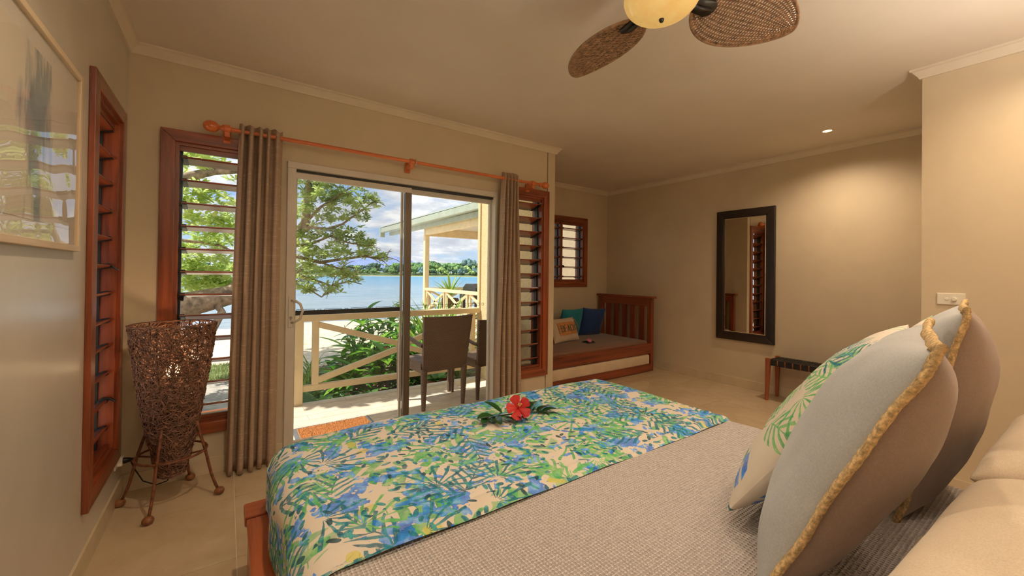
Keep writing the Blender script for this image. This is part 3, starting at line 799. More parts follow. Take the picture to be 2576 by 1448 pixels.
obj('stem', MB().tube([(.98, 1.61, hz+.004), (1.06, 1.595, hz+.012), (1.14, 1.57, hz+.014), (1.22, 1.55, hz+.012), (1.29, 1.52, hz+.008)], [.002, .003, .0035, .003, .002], 7), M['leafD'], hib, smooth=True)
for bx, by, az, el, s in ((1.04, 1.65, 100, .25, 1.05), (1.01, 1.655, 130, .15, .9), (1.03, 1.64, 165, .12, .95), (1.05, 1.63, 205, .1, .9), (1.09, 1.66, 40, .6, 1.0), (1.20, 1.62, -20, .25, 1.0), (1.22, 1.61, -48, .22, 1.15), (1.24, 1.61, -8, .3, 1.0), (1.25, 1.59, -75, .12, 1.1), (1.27, 1.58, -100, .1, .9), (1.12, 1.60, 190, .1, .8)):
    place('leaf', sprig_leaf, hib, (bx, by-.05, hz+.012), R(az), el, rnd.uniform(-.3, .3), s)
pet = petal_mesh('petal', .066, .062, M['petal'])
# the flower faces the camera side: axis tilted up and towards -y
FC = Vector((1.135, 1.545, hz+.045)); ax = Vector((-.35, -.75, .55)).normalized(); qx = ax.to_track_quat('Z', 'Y')
for k in range(5):
    o = inst('petal', pet, hib, FC, (0, 0, 0), (1, 1, 1), local=False)
    m = qx.to_matrix() @ Matrix.Rotation(2*PI*k/5+.3, 3, 'Z') @ Matrix.Rotation(.28, 3, 'X'); o.rotation_euler = m.to_euler()
obj('stamen', MB().tube([FC, FC+ax*.03+Vector((0, 0, .004)), FC+ax*.062+Vector((0, 0, .012))], [.004, .003, .0022], 7), M['petal'], hib, smooth=True)
pol = MB()
for k in range(16):
    p = FC+ax*(.035+.028*k/16)+Vector((rnd.uniform(-.006, .006), rnd.uniform(-.006, .006), .006+rnd.uniform(-.004, .006))); pol.ellipsoid(p, .0025, .0025, .0025, 6, 4)
obj('pollen', pol, M['yelp'], hib, smooth=True)

# ------------------------------------------------------------------ pillows and cushions
def pillow_mb(w, h, t, nu=34, nv=34, ear=.06, seed=0, side=0, puff=.5):
    """square pillow in its own frame: u across, v up, bulge along n; side 1/-1 = one face only, 0 = both"""
    r = random.Random(seed); a, b, c = (r.uniform(0, 6) for _ in range(3)); mb = MB()
    def P(u, v, s):
        e = (1-abs(u)**2.4)*(1-abs(v)**2.4); bul = max(0, e)**puff
        uu = u*w/2*(1-ear*(1-v*v)*abs(u)); vv = v*h/2*(1-ear*(1-u*u)*abs(v))
        wr = .004*math.sin(5*u+3*v+a)+.003*math.sin(7*v-4*u+b)+.0018*math.sin(13*u+c+5*v)
        return uu, s*(t/2*bul+wr*bul), vv
    for s in ((1, -1) if side == 0 else (side,)):
        def fn(i, j, s=s):
            u, v = -1+2*i/nu, -1+2*j/nv; u = math.sin(u*PI/2); v = math.sin(v*PI/2)
            x, y, z = P(u, v, s); return (x, y, z, x, z)
        mb.grid(fn, nu, nv)
    return mb
def rim(w, h, ear=.06, n=26):
    pts = []
    for sgn, fixed in ((1, 'b'), (1, 'r'), (-1, 't'), (-1, 'l')):
        for i in range(n):
            k = -1+2*i/n
            k = math.sin(k*PI/2)
            u, v = {'b': (k, -1), 'r': (1, k), 't': (-k, 1), 'l': (-1, -k)}[fixed]
            pts.append((u*w/2*(1-ear*(1-v*v)*abs(u)), 0, v*h/2*(1-ear*(1-u*u)*abs(v))))
    return pts
def euro(name, loc, rx, rz, label, seed, ry=0):
    root = thing(name, loc, label, 'pillow', 'fringed grey pillows')
    w, h, t = .62, .62, .22
    obj('front_panel', pillow_mb(w, h, t, seed=seed, side=1), M['linenF'], root, smooth=True, local=True)
    obj('back_panel', pillow_mb(w, h, t, seed=seed+5, side=-1), M['linenB'], root, smooth=True, local=True)
    # boucle fringe: a flat fuzzy band around the seam
    pts = rim(w, h); r = random.Random(seed+9); m = len(pts); mb = MB(); vs = []; fs = []
    prof = [(-.2, -1), (.35, -1.05), (.8, -.8), (1.05, -.3), (1.1, .3), (.8, .85), (.35, 1.05), (-.2, 1)]; K = len(prof); sub = 4
    path = []
    for i in range(m):
        a, b = Vector(pts[i]), Vector(pts[(i+1) % m])
        for q in range(sub): path.append(a.lerp(b, q/sub))
    mm = len(path)
    for i, p in enumerate(path):
        out = Vector((p.x/(w/2), 0, p.z/(h/2))); out.normalize(); wv = .0025*math.sin(i*.11)+.0015*math.sin(i*.27+seed)
        for o_, n_ in prof: vs.append(p+out*(o_*.022+r.uniform(-.0009, .0009))+Vector((0, wv+n_*.0072+r.uniform(-.0009, .0009), 0)))
    for i in range(mm):
        for k in range(K): fs.append((i*K+k, i*K+(k+1) % K, ((i+1) % mm)*K+(k+1) % K, ((i+1) % mm)*K+k))
    obj('fringe', mb.add(vs, fs), M['fringe'], root, smooth=True, local=True)
    root.rotation_euler = (rx, ry, rz); return root
def cushion(name, loc, w, h, t, rot, mat, label, seed, cat='cushion', group=None, ear=.07, puff=.5):
    o = obj(name, pillow_mb(w, h, t, seed=seed, ear=ear, puff=puff), mat, None, smooth=True); o.location = loc; o.rotation_euler = rot
    return tag(o, label, cat, group)
euro('euro_pillow', (1.255, .322, .868), R(25), R(10), 'big grey linen pillow with a tan fringe, nearest on the bed beside the floral cushion', 3)
euro('euro_pillow', (1.907, .280, .88), R(12), R(7), 'big grey linen pillow with a tan fringe standing behind the nearer fringed pillow', 11)
cushion('floral_cushion', (1.456, .445, .872), .58, .62, .17, (R(35), 0, R(10)), M['floral2'], 'large tropical print cushion leaning on the nearest fringed grey pillow', 21)
cushion('floral_cushion', (2.01, .375, .855), .54, .56, .15, (R(13), 0, R(7)), M['floral2'], 'tropical print cushion hidden behind the near pillows, only its top edge showing', 25)
cushion('sleeping_pillow', (.98, -.03, .665), .72, .46, .19, (R(90), 0, R(4)), M['cotton'], 'white sleeping pillow lying lowest behind the nearest fringed pillow', 31, 'pillow', None, .03, .4)
cushion('sleeping_pillow', (1.00, -.07, .835), .72, .46, .20, (R(84), 0, R(-3)), M['cotton'], 'white sleeping pillow lying on top behind the nearest fringed pillow', 35, 'pillow', None, .03, .4)
cushion('sleeping_pillow', (1.76, -.07, .665), .72, .46, .19, (R(90), 0, R(2)), M['cotton'], 'white sleeping pillow lying lowest behind the second fringed pillow', 37, 'pillow', None, .03, .4)
cushion('sleeping_pillow', (1.77, -.09, .825), .72, .46, .19, (R(86), 0, R(-2)), M['cotton'], 'white sleeping pillow lying on top behind the second fringed pillow', 39, 'pillow', None, .03, .4)

# ------------------------------------------------------------------ woven floor lamp
def floor_lamp():
    cx, cy = -.235, 2.905
    t = thing('floor_lamp', (cx, cy, 0), 'tall woven vine cone lamp on a four-legged cane stand, lit, in the corner', 'lamp')
    r = random.Random(12)
    def rad(z): return .058+(z-.145)/(.975-.145)*(.186-.058)+.012*math.sin(PI*(z-.145)/.83)
    mb = MB()
    for k in range(2600):
        z = .15+.82*(r.random()**.8); a = r.uniform(0, 2*PI); d = r.uniform(0, 2*PI); cv = r.choice((-1, 1))*r.uniform(5, 26); pts = []; off = r.uniform(-.006, .007)
        for i in range(8):
            zz = min(.972, max(.148, z)); rr = rad(zz)+off+.0035*math.sin(i*1.5+k)
            pts.append((cx+rr*math.cos(a), cy+rr*math.sin(a), zz)); st = .017
            a += st*math.cos(d)/max(.05, rr); z += st*math.sin(d); d += cv*st+r.uniform(-.3, .3)
        mb.tube(pts, .0021+r.random()*.0009, 4, caps=False)
    obj('woven_shade', mb, M['vine'], t, smooth=True, kind='stuff')
    def ring(z, R_, rr, n=40): return MB().tube([(cx+R_*math.cos(a), cy+R_*math.sin(a), z) for a in [2*PI*i/n for i in range(n)]], rr, 8, True)
    obj('rim_hoop', ring(.972, .188, .0048), M['vine'], t, smooth=True)
    obj('base_hoop', ring(.150, .058, .004), M['vine'], t, smooth=True)
    for k in range(6):
        a = k*PI/3+.2; obj('shade_rib', MB().tube([(cx+(rad(z)-.006)*math.cos(a), cy+(rad(z)-.006)*math.sin(a), z) for z in (.15, .35, .6, .8, .97)], .0028, 6), M['dark'], t)
    obj('support_ring', ring(.440, .112, .0062), M['cane'], t, smooth=True); obj('stretcher_ring', ring(.262, .155, .0062), M['cane'], t, smooth=True)
    obj('inner_ring', ring(.245, .082, .0055), M['cane'], t, smooth=True)
    for k in range(4):
        a = R(-32+90*k+14); cs, sn = math.cos(a), math.sin(a)
        obj('cross_bar', MB().tube([(cx+.08*cs, cy+.08*sn, .247), (cx+.156*cs, cy+.156*sn, .260)], .0055, 7), M['cane'], t, smooth=True)
        prof = [(.110, .445), (.122, .38), (.142, .31), (.158, .255), (.172, .19), (.188, .12), (.208, .06), (.222, .03)]
        lg = obj('leg', MB().tube([(cx+p*cs, cy+p*sn, z) for p, z in prof], .0072, 8), M['cane'], t, smooth=True)
        obj('foot_ball', MB().ellipsoid((cx+.228*cs, cy+.228*sn, .021), .025, .025, .021, 14, 9), M['ball'], lg, smooth=True)
    obj('bulb', MB().ellipsoid((cx, cy, .715), .032, .032, .040, 14, 10), M['bulb'], t, smooth=True)
    obj('bulb_holder', MB().lathe([(0, .60), (.016, .60), (.018, .68), (.014, .685), (0, .685)], 14, (cx, cy, 0)).tube([(cx, cy, .15), (cx, cy, .60)], .006, 8), M['dark'], t, smooth='auto')
    l = bpy.data.lights.new('lamp_glow', 'POINT'); l.energy = 2.2; l.color = (1, .68, .38); l.shadow_soft_size = .03
    o = bpy.data.objects.new('lamp_glow', l); COL.objects.link(o); o.parent = t; o.location = (0, 0, .79)
    obj('cord', MB().tube([(cx, cy, .15), (cx-.02, cy+.03, .10), (cx-.07, cy+.07, .075), (cx-.13, cy+.10, .10), (cx-.165, cy+.11, .17), (cx-.185, cy+.115, .222), (cx-.20, cy+.117, .226)], .0032, 7), M['black'], t, smooth=True)
    obj('plug', MB().lathe([(0, 0), (.006, 0), (.009, .012), (.013, .02), (.016, .035), (.016, .045), (0, .045)], 12, (0, 0, 0), 'x'), M['black'], t, smooth='auto', local=True)
    for p in t.children:
        if p.name.startswith('plug'): p.rotation_euler = (0, 0, PI); p.location = (-.170, .117, .227)
floor_lamp()
ou = thing('wall_outlet', (XL, 3.035, .24), 'white power outlet low on the wall under the tall window, lamp plugged in', 'outlet')
obj('plate', MB().box(XL, XL+.008, 2.975, 3.095, .195, .272), M['white'], ou, bevel=.002); obj('socket', MB().box(XL+.008, XL+.030, 3.0, 3.045, .205, .25), M['white'], ou, bevel=.003)

# ------------------------------------------------------------------ picture on the left wall
pt = thing('framed_picture', (XL, 1.86, 1.66), 'framed watercolour behind wavy glass in a pale timber frame', 'picture')
py0, py1, pz0, pz1 = 1.38, 2.198, 1.335, 1.998; fw = .022
obj('frame_side', MB().box(XL, XL+.022, py1-fw, py1, pz0, pz1), M['palez'], pt, bevel=.002); obj('frame_side', MB().box(XL, XL+.022, py0, py0+fw, pz0, pz1), M['palez'], pt, bevel=.002)
obj('frame_top', MB().box(XL, XL+.022, py0+fw, py1-fw, pz1-fw, pz1), M['paley'], pt, bevel=.002); obj('frame_bottom', MB().box(XL, XL+.022, py0+fw, py1-fw, pz0, pz0+fw), M['paley'], pt, bevel=.002)
obj('mat_board', MB().box(XL+.002, XL+.010, py0+fw, py1-fw, pz0+fw, pz1-fw), M['mat'], pt)
art = obj('print', MB().box(0, .0012, -.36, .345, -.255, .25), M['art'], pt, local=True); art.location = (.0102, (py0+py1)/2-1.86, (pz0+pz1)/2-1.66)
obj('glass_pane', MB().grid(lambda i, j: (XL+.0165, py0+fw+(py1-py0-2*fw)*i/4, pz0+fw+(pz1-pz0-2*fw)*j/4), 4, 4), M['picglass'], pt, smooth=True)

# ------------------------------------------------------------------ ceiling fan
def ceiling_fan():
    cx, cy = 1.262, .875; zb = 2.285
    t = thing('ceiling_fan', (cx, cy, ZC), 'ceiling fan with oval woven rattan blades and a glowing alabaster light bowl', 'ceiling fan')
    obj('canopy', MB().lathe([(0, 2.47), (.03, 2.48), (.065, 2.52), (.075, ZC), (0, ZC)], 24, (cx, cy, 0)), M['dark'], t, smooth='auto')
    obj('downrod', MB().lathe([(0, 2.40), (.014, 2.40), (.014, 2.49), (0, 2.49)], 14, (cx, cy, 0)), M['dark'], t, smooth='auto')
    obj('motor', MB().lathe([(0, 2.284), (.085, 2.284), (.10, 2.295), (.115, 2.32), (.10, 2.37), (.05, 2.41), (0, 2.41)], 28, (cx, cy, 0)), M['dark'], t, smooth='auto')
    gl = obj('light_bowl', MB().lathe([(.122, 2.282)]+[(.132*math.cos(a), 2.272-.080*math.sin(a)) for a in [PI/2*i/12 for i in range(12)]]+[(0, 2.192)], 32, (cx, cy, 0)), M['globe'], t, smooth=True)
    obj('finial', MB().lathe([(0, 2.180), (.006, 2.182), (.009, 2.187), (.009, 2.193), (0, 2.194)], 14, (cx, cy, 0)), M['dark'], t, smooth='auto')
    L0, L1, Wm = .16, .648, .285; a0 = R(73.5)
    def hw(x): u = (x-L0)/(L1-L0); return Wm/2*max(0, (math.sin(PI*min(1, max(0, u))**.82)))**.62
    N = 46; rim_pts = []
    for i in range(N+1): x = L0+(L1-L0)*(1-math.cos(PI*i/N))/2; rim_pts.append((x, hw(x), 0))
    rim_pts += [(x, -y, z) for x, y, z in rim_pts[1:-1][::-1]]
    rim_me = mesh_from('blade_rim', MB().tube(rim_pts, .0065, 7, True), M['rattan'], True)
    w = MB()
    nrib = 9
    for k in range(nrib):
        yy = (k-(nrib-1)/2)/((nrib-1)/2)*.93
        pts = []
        for i in range(25):
            x = L0+.006+(L1-L0-.012)*i/24; pts.append((x, yy*hw(x), 0))
        w.tube(pts, .0032, 5, caps=False)
    rows = 74
    for q in range(rows):
        x = L0+.008+(L1-L0-.016)*(q+.5)/rows; h = hw(x); pts = []; m = 24
        for i in range(m+1):
            s = -1+2*i/m; y = s*h
            z = .0036*math.cos(PI*((s/.93)*(nrib-1)/2+(nrib-1)/2)+PI*(q % 2)); pts.append((x+.004*math.sin(s*3), y, z))
        w.tube(pts, .0030, 4, caps=False)
    weave_me = mesh_from('woven_panel', w, M['rattan'], True)
    iron = MB().prism([(.09, -.022), (.15, -.028), (.215, -.034), (.232, -.02), (.238, 0), (.232, .02), (.215, .034), (.15, .028), (.09, .022)], -.013, -.005, 'z').tube([(.10, 0, -.012), (.16, 0, -.022), (.225, 0, -.010)], [.012, .010, .006], 8)
    iron_me = mesh_from('blade_bracket', iron, M['dark'], True)
    for k in range(4):
        a = a0+k*PI/2
        b = inst('blade', rim_me, t, (0, 0, zb-ZC), (R(-14), 0, a)); b.rotation_euler = (Matrix.Rotation(a, 3, 'Z') @ Matrix.Rotation(R(-14), 3, 'X')).to_euler()
        b2 = inst('woven_panel', weave_me, b); inst('blade_bracket', iron_me, b)
ceiling_fan()

# ------------------------------------------------------------------ mirror, bench, switch
mr = thing('wall_mirror', (XM, 2.245, 1.29), 'tall mirror in a wide ebony brown frame on the far beige wall', 'mirror')
my0, my1, mz0, mz1 = 1.926, 2.563, .535, 2.052; fw = .082
def mframe(poly, mat):
    obj('frame', MB().prism(poly, XM-.034, XM, 'x'), mat, mr, bevel=.005)
mframe([(my0, mz0), (my0+fw, mz0+fw), (my0+fw, mz1-fw), (my0, mz1)], M['ebonyz']); mframe([(my1, mz0), (my1, mz1), (my1-fw, mz1-fw), (my1-fw, mz0+fw)], M['ebonyz'])
mframe([(my0, mz1), (my0+fw, mz1-fw), (my1-fw, mz1-fw), (my1, mz1)], M['ebonyy']); mframe([(my0, mz0), (my1, mz0), (my1-fw, mz0+fw), (my0+fw, mz0+fw)], M['ebonyy'])
a0, a1, c0, c1 = my0+fw, my1-fw, mz0+fw, mz1-fw; bv = .02; xg = XM-.022
vs = [(xg+.004, a0, c0), (xg+.004, a1, c0), (xg+.004, a1, c1), (xg+.004, a0, c1), (xg, a0+bv, c0+bv), (xg, a1-bv, c0+bv), (xg, a1-bv, c1-bv), (xg, a0+bv, c1-bv)]
obj('mirror_glass', MB().add(vs, [(4, 5, 6, 7), (0, 1, 5, 4), (1, 2, 6, 5), (2, 3, 7, 6), (3, 0, 4, 7)]), M['mirror'], mr)
for b in ((a0, a0+.008, c0, c1), (a1-.008, a1, c0, c1)): obj('inner_bead', MB().box(xg-.006, xg+.002, b[0], b[1], b[2], b[3]), M['ebonyz'], mr)
for b in ((a0, a1, c0, c0+.008), (a0, a1, c1-.008, c1)): obj('inner_bead', MB().box(xg-.006, xg+.002, b[0], b[1], b[2], b[3]), M['ebonyy'], mr)

bn = thing('woven_bench', (4.71, 1.34, 0), 'low timber bench with woven black leather straps against the far wall', 'bench')
bx0, bx1, by0, by1, bh = 4.575, 4.845, .66, 1.905, .435
for x_, dx in ((bx0, 1), (bx1, -1)):
    for y_ in (by0, by1):
        s = 1 if y_ == by0 else -1
        vs = []
        for z_, w_ in ((0, .026), (.36, .042), (bh, .040)):
            xa, xb = sorted((x_, x_+dx*w_)); ya, yb = sorted((y_, y_+s*w_)); vs += [(xa, ya, z_), (xb, ya, z_), (xb, yb, z_), (xa, yb, z_)]
        fs = [(3, 2, 1, 0), (8, 9, 10, 11)]+[(j*4+k, j*4+(k+1) % 4, j*4+4+(k+1) % 4, j*4+4+k) for j in (0, 1) for k in range(4)]
        obj('leg', MB().add(vs, fs), M['benchz'], bn, bevel=.004)
obj('long_rail', MB().box(bx0+.008, bx0+.032, by0+.04, by1-.04, .372, .418), M['benchy'], bn, bevel=.003); obj('long_rail', MB().box(bx1-.032, bx1-.008, by0+.04, by1-.04, .372, .418), M['benchy'], bn, bevel=.003)
obj('end_rail', MB().box(bx0+.04, bx1-.04, by0+.008, by0+.032, .372, .418), M['benchx'], bn, bevel=.003); obj('end_rail', MB().box(bx0+.04, bx1-.04, by1-.032, by1-.008, .372, .418), M['benchx'], bn, bevel=.003)
ns = 17; pitch = (by1-by0-.09)/ns; sw = pitch-.012
def strap_loop(y0_, y1_):    # a strap wrapped round both long rails
    t_ = .003; mb = MB()
    mb.box(bx0+.005, bx1-.005, y0_, y1_, .420, .4235); mb.box(bx0+.002, bx0+.0065, y0_, y1_, .368, .4235); mb.box(bx1-.0065, bx1-.002, y0_, y1_, .368, .4235); mb.box(bx0+.005, bx0+.036, y0_, y1_, .366, .3695); mb.box(bx1-.036, bx1-.005, y0_, y1_, .366, .3695)
    return mb
strap0 = None
for k in range(ns):
    y0_ = by0+.045+k*pitch+.006
    if strap0 is None: strap0 = obj('strap', strap_loop(y0_, y0_+sw), M['leather'], bn); yb0 = y0_
    else: o = inst('strap', strap0.data, bn, (0, y0_-yb0, 0))
nl = 5
for k in range(nl):
    xc = bx0+.045+(bx1-bx0-.09)*(k+.5)/nl; mb = MB(); w_ = .020
    pts = []
    for i in range(ns*6+1):
        yy = by0+.03+(by1-by0-.06)*i/(ns*6); pts.append((yy, .4225+.004*math.sin(PI*(i/6.0)+k*PI)))
    vs = []; fs = []
    for yy, zz in pts: vs += [(xc-w_, yy, zz-.0012), (xc+w_, yy, zz-.0012), (xc+w_, yy, zz+.0015), (xc-w_, yy, zz+.0015)]
    for i in range(len(pts)-1):
        for q in range(4): fs.append((i*4+q, i*4+(q+1) % 4, i*4+4+(q+1) % 4, i*4+4+q))
    obj('lengthwise_strap', mb.add(vs, fs), M['leather'], bn)
sw_ = thing('light_switch', (XB, .452, 1.155), 'white wall switch plate with a round button and a dimmer knob', 'switch')
obj('plate', MB().box(XB-.008, XB, .395, .512, 1.121, 1.190), M['white'], sw_, bevel=.003)
obj('button', MB().lathe([(0, -.011), (.007, -.011), (.0085, -.008), (0, -.008)], 16, (XB, .470, 1.155), 'x'), M['white'], sw_, smooth='auto')
obj('dimmer_knob', MB().lathe([(0, -.024), (.009, -.024), (.0105, -.022), (.0115, -.008), (0, -.008)], 18, (XB, .440, 1.155), 'x'), M['white'], sw_, smooth='auto')

# ------------------------------------------------------------------ daybed in the alcove
db = thing('daybed', (3.75, 3.8, 0), 'brown timber daybed with a slatted end panel in the alcove', 'daybed')
dx0, dx1, dy0, dy1 = 2.79, 4.70, 3.335, 4.275
for xe in (dx1, dx0+.05):
    e = obj('end_panel', MB().box(xe-.045, xe, dy0+.07, dy1-.07, .86, .965), M['dayy'], db, bevel=.004)
    obj('lower_rail', MB().box(xe-.045, xe, dy0+.07, dy1-.07, .22, .36), M['dayy'], e, bevel=.004)
    for y_ in (dy0, dy1-.07): obj('post', MB().box(xe-.05, xe+.005, y_, y_+.07, 0, .965), M['dayz'], e, bevel=.004)
    obj('cap_rail', MB().box(xe-.065, xe+.02, dy0-.03, dy1+.03, .965, .995), M['dayy'], e, bevel=.005)
    n = 5; gap = (dy1-dy0-.14-n*.085)/(n+1)
    for k in range(n):
        y_ = dy0+.07+gap+k*(.085+gap); obj('slat', MB().box(xe-.034, xe-.012, y_, y_+.085, .36, .86), M['dayz'], e, bevel=.003)
obj('side_rail', MB().box(dx0+.05, dx1-.05, dy0+.0, dy0+.028, .235, .372), M['dayx'], db, bevel=.004); obj('side_rail', MB().box(dx0+.05, dx1-.05, dy1-.03, dy1, .235, .372), M['dayx'], db, bevel=.004)
obj('slat_base', MB().box(dx0+.05, dx1-.05, dy0+.03, dy1-.03, .235, .262), M['dayx'], db)
tb = thing('trundle', (3.75, 3.6, 0), 'timber trundle drawer rolled under the daybed in the alcove', 'trundle')
obj('front_rail', MB().box(dx0+.06, dx1-.058, dy0-.012, dy0+.014, .008, .105), M['dayx'], tb, bevel=.003); obj('base', MB().box(dx0+.06, dx1-.06, dy0+.014, dy1-.10, .045, .075), M['dayx'], tb)
for cxx in (dx0+.2, dx1-.2):
    for cyy in (dy0+.1, dy1-.2): obj('caster', MB().lathe([(0, -.012), (.022, -.012), (.022, .012), (0, .012)], 14, (cxx, cyy, .022), 'x'), M['black'], tb, smooth='auto')
def soft_box(x0, x1, y0, y1, z0, z1, r, seed=0, n=4):
    bm = bmesh.new(); bmesh.ops.create_cube(bm, size=1)
    for v in bm.verts: v.co = Vector(((x0+x1)/2+v.co.x*(x1-x0), (y0+y1)/2+v.co.y*(y1-y0), (z0+z1)/2+v.co.z*(z1-z0)))
    bmesh.ops.bevel(bm, geom=bm.edges[:], offset=r, segments=n, profile=.5, affect='EDGES')
    mb = MB(); bm.verts.index_update(); mb.v = [tuple(v.co) for v in bm.verts]; mb.f = [tuple(v.index for v in f.verts) for f in bm.faces]; bm.free(); return mb
tag(obj('trundle_mattress', soft_box(dx0+.07, dx1-.065, dy0+.0, dy1-.12, .077, .228, .035), M['cream'], None, smooth='auto'), 'cream mattress stored in the trundle under the daybed', 'mattress')
tag(obj('daybed_mattress', soft_box(dx0+.055, dx1-.055, dy0+.032, dy1-.034, .263, .405, .045), M['brown'], None, smooth='auto'), 'brown covered mattress on the daybed', 'mattress')
cushion('cushion', (3.93, 4.135, .598), .42, .42, .15, (R(13), 0, R(3)), M['teal'], 'teal cushion on the daybed beside the navy one', 41)
cushion('cushion', (4.335, 4.120, .596), .42, .42, .15, (R(14), R(3), R(-6)), M['navy'], 'navy blue cushion at the end panel of the daybed', 43)
bc = thing('lettered_cushion', (3.60, 3.905, .555), 'cream cushion with a burlap patch reading BEACH in front of the teal cushion', 'cushion')
obj('cover', pillow_mb(.52, .31, .14, seed=51, ear=.06), M['cream'], bc, smooth=True, local=True)
obj('piping', MB().tube(rim(.52, .31, .06), .004, 6, True), M['cream'], bc, smooth=True, local=True)
def on_front(u, v, w, h, t, off):     # point on the bulging front face (y negative side)
    e = max(0, (1-abs(u)**2.4)*(1-abs(v)**2.4))**.5
    return (u*w/2, -(t/2*e)-off, v*h/2)
obj('burlap_patch', MB().grid(lambda i, j: on_front(-.68+1.42*i/16, -.50+1.06*j/10, .52, .31, .14, .008), 16, 10), M['burlap'], bc, smooth=True, local=True)
def letters(word):
    S = {'B': [[(0, 0), (0, 1)], [(0, 1), (.55, 1), (.7, .85), (.7, .65), (.5, .52), (0, .52)], [(.5, .52), (.75, .38), (.75, .15), (.6, 0), (0, 0)]],
         'E': [[(.7, 1), (0, 1), (0, 0), (.7, 0)], [(0, .52), (.55, .52)]], 'A': [[(0, 0), (.37, 1), (.74, 0)], [(.14, .36), (.6, .36)]],
         'C': [[(.74, .82), (.58, 1), (.2, 1), (0, .78), (0, .22), (.2, 0), (.58, 0), (.74, .18)]], 'H': [[(0, 0), (0, 1)], [(.72, 0), (.72, 1)], [(0, .52), (.72, .52)]]}
    return [S[c] for c in word]
W5 = letters('BEACH'); lw = .20
ch_h, u_l, step = .082, -.140, .061
for k, strokes in enumerate(W5):
    mb = MB()
    for st in strokes:
        for (xa, ya), (xb, yb) in zip(st, st[1:]):
            q = []
            for i in range(5):
                xx, yy = xa+(xb-xa)*i/4, ya+(yb-ya)*i/4
                X, Z = u_l+k*step+xx*.060, -.038+yy*ch_h
                q.append(on_front(X/.26, Z/.155, .52, .31, .14, .0105))
            mb.tube(q, .0062, 6, squash=.5)
    obj('letter', mb, M['print'], bc, local=True)
obj('tie_cord', MB().tube([(.20, -.02, .15), (.215, -.05, .11), (.23, -.06, .05), (.235, -.062, .0), (.225, -.066, -.03)], .004, 6), M['burlap'], bc, smooth=True, local=True)
bc.rotation_euler = (R(22)*-1, 0, R(10))
fr = thing('frangipani_sprig', (3.80, 3.66, .408), 'pink flower on dark leaves lying on the daybed mattress', 'flower')
for k in range(6): place('leaf', sprig_leaf, fr, (3.80, 3.66, .413), k*PI/3+.3, .10, .1, .95)
pk = petal_mesh('petal', .036, .034, M['pink'])
for c_, ax_ in (((3.79, 3.64, .430), (-.2, -.6, .8)), ((3.82, 3.66, .428), (.4, -.2, .9))):
    qx = Vector(ax_).normalized().to_track_quat('Z', 'Y')
    for k in range(5):
        o = inst('petal', pk, fr, c_, local=False); o.rotation_euler = (qx.to_matrix() @ Matrix.Rotation(2*PI*k/5, 3, 'Z') @ Matrix.Rotation(.3, 3, 'X')).to_euler()

# ------------------------------------------------------------------ outdoors: ground, sea, far shore
def sm(a, b, x): t = min(1, max(0, (x-a)/(b-a))); return t*t*(3-2*t)
from mathutils import noise as mn
def sand_z(x, y):
    z = -.42-.10*sm(5, 9, y)-.028*max(0, y-9)+.03*mn.noise((x*.7, y*.5, 0))+.012*mn.noise((x*3, y*2, 4))
    return z
def shore(x): return 19.0-.9*x*sm(-4, 6, x)*.35
xs = [-60+3*i for i in range(16)]+[-12+.5*i for i in range(49)]+[13+3*i for i in range(12)]
ys = [-6+1.0*i for i in range(9)]+[3.0+.4*i for i in range(45)]+[21.5+1.5*i for i in range(10)]
xs.sort(); ys.sort()
def gz(x, y):
    z = sand_z(x, y)
    if -1.1 < x < 6 and y < 4.4: z = min(z, -.42)
    return z-.03*max(0, y-shore(x))
struct('ground', mb=MB().grid(lambda i, j: (xs[i], ys[j], gz(xs[i], ys[j])), len(xs)-1, len(ys)-1), mat=M['sand'])
struct('sea', mb=MB().grid(lambda i, j: (-900+1800*i/30, 14+(400-14)*j/20, -.76), 30, 20), mat=M['sea'])
for nm, poly, mat, top in (('garden_bed', [(.3, 4.5), (7.5, 4.5), (7.2, 9.6), (3.2, 9.4), (1.4, 8.0), (.5, 6.3)], M['soil'], .05), ('coral_path', [(-3.5, 5.2), (.28, 5.2), (.28, 7.6), (-3.5, 7.6)], M['path'], .04), ('lawn', [(-4, 7.75), (.30, 7.75), (.55, 9.3), (-4, 9.9)], M['turf'], .045)):
    bm = bmesh.new(); f = bm.faces.new([bm.verts.new((x, y, 0)) for x, y in poly])
    bmesh.ops.triangulate(bm, faces=bm.faces[:]); bmesh.ops.subdivide_edges(bm, edges=bm.edges[:], cuts=9, use_grid_fill=True)
    for v in bm.verts: v.co.z = sand_z(v.co.x, v.co.y)+top
    mb = MB(); bm.verts.index_update(); mb.v = [tuple(v.co) for v in bm.verts]; mb.f = [tuple(v.index for v in f.verts) for f in bm.faces]; bm.free()
    struct(nm, mb=mb, mat=mat)
def blades(name, n, area, h, w, mat, label, cat, seed, lean=.5):
    r = random.Random(seed); mb = MB()
    for k in range(n):
        x, y = area(r); z = sand_z(x, y)+.04; a = r.uniform(0, 2*PI); hh = h*r.uniform(.6, 1.2); l = hh*r.uniform(.2, 1)*lean; ww = w*r.uniform(.7, 1.2)
        cs, sn = math.cos(a), math.sin(a); vs = []
        for t in (0, .4, .75, 1):
            q = ww*(1-t**2)*.5+.0006; px, py, pz = x+cs*l*t*t, y+sn*l*t*t, z+hh*t*(1-.25*t*lean)
            vs += [(px-sn*q, py+cs*q, pz), (px+sn*q, py-cs*q, pz)]
        mb.add(vs, [(0, 1, 3, 2), (2, 3, 5, 4), (4, 5, 7, 6)])
    o = obj(name, mb, mat, None, smooth=True); o['kind'] = 'stuff'; return tag(o, label, cat)
blades('grass', 9000, lambda r: (r.uniform(-3.5, .35), r.uniform(7.8, 9.4)), .07, .008, M['grassb'], 'short green lawn grass between the coral path and the beach', 'grass', 1)

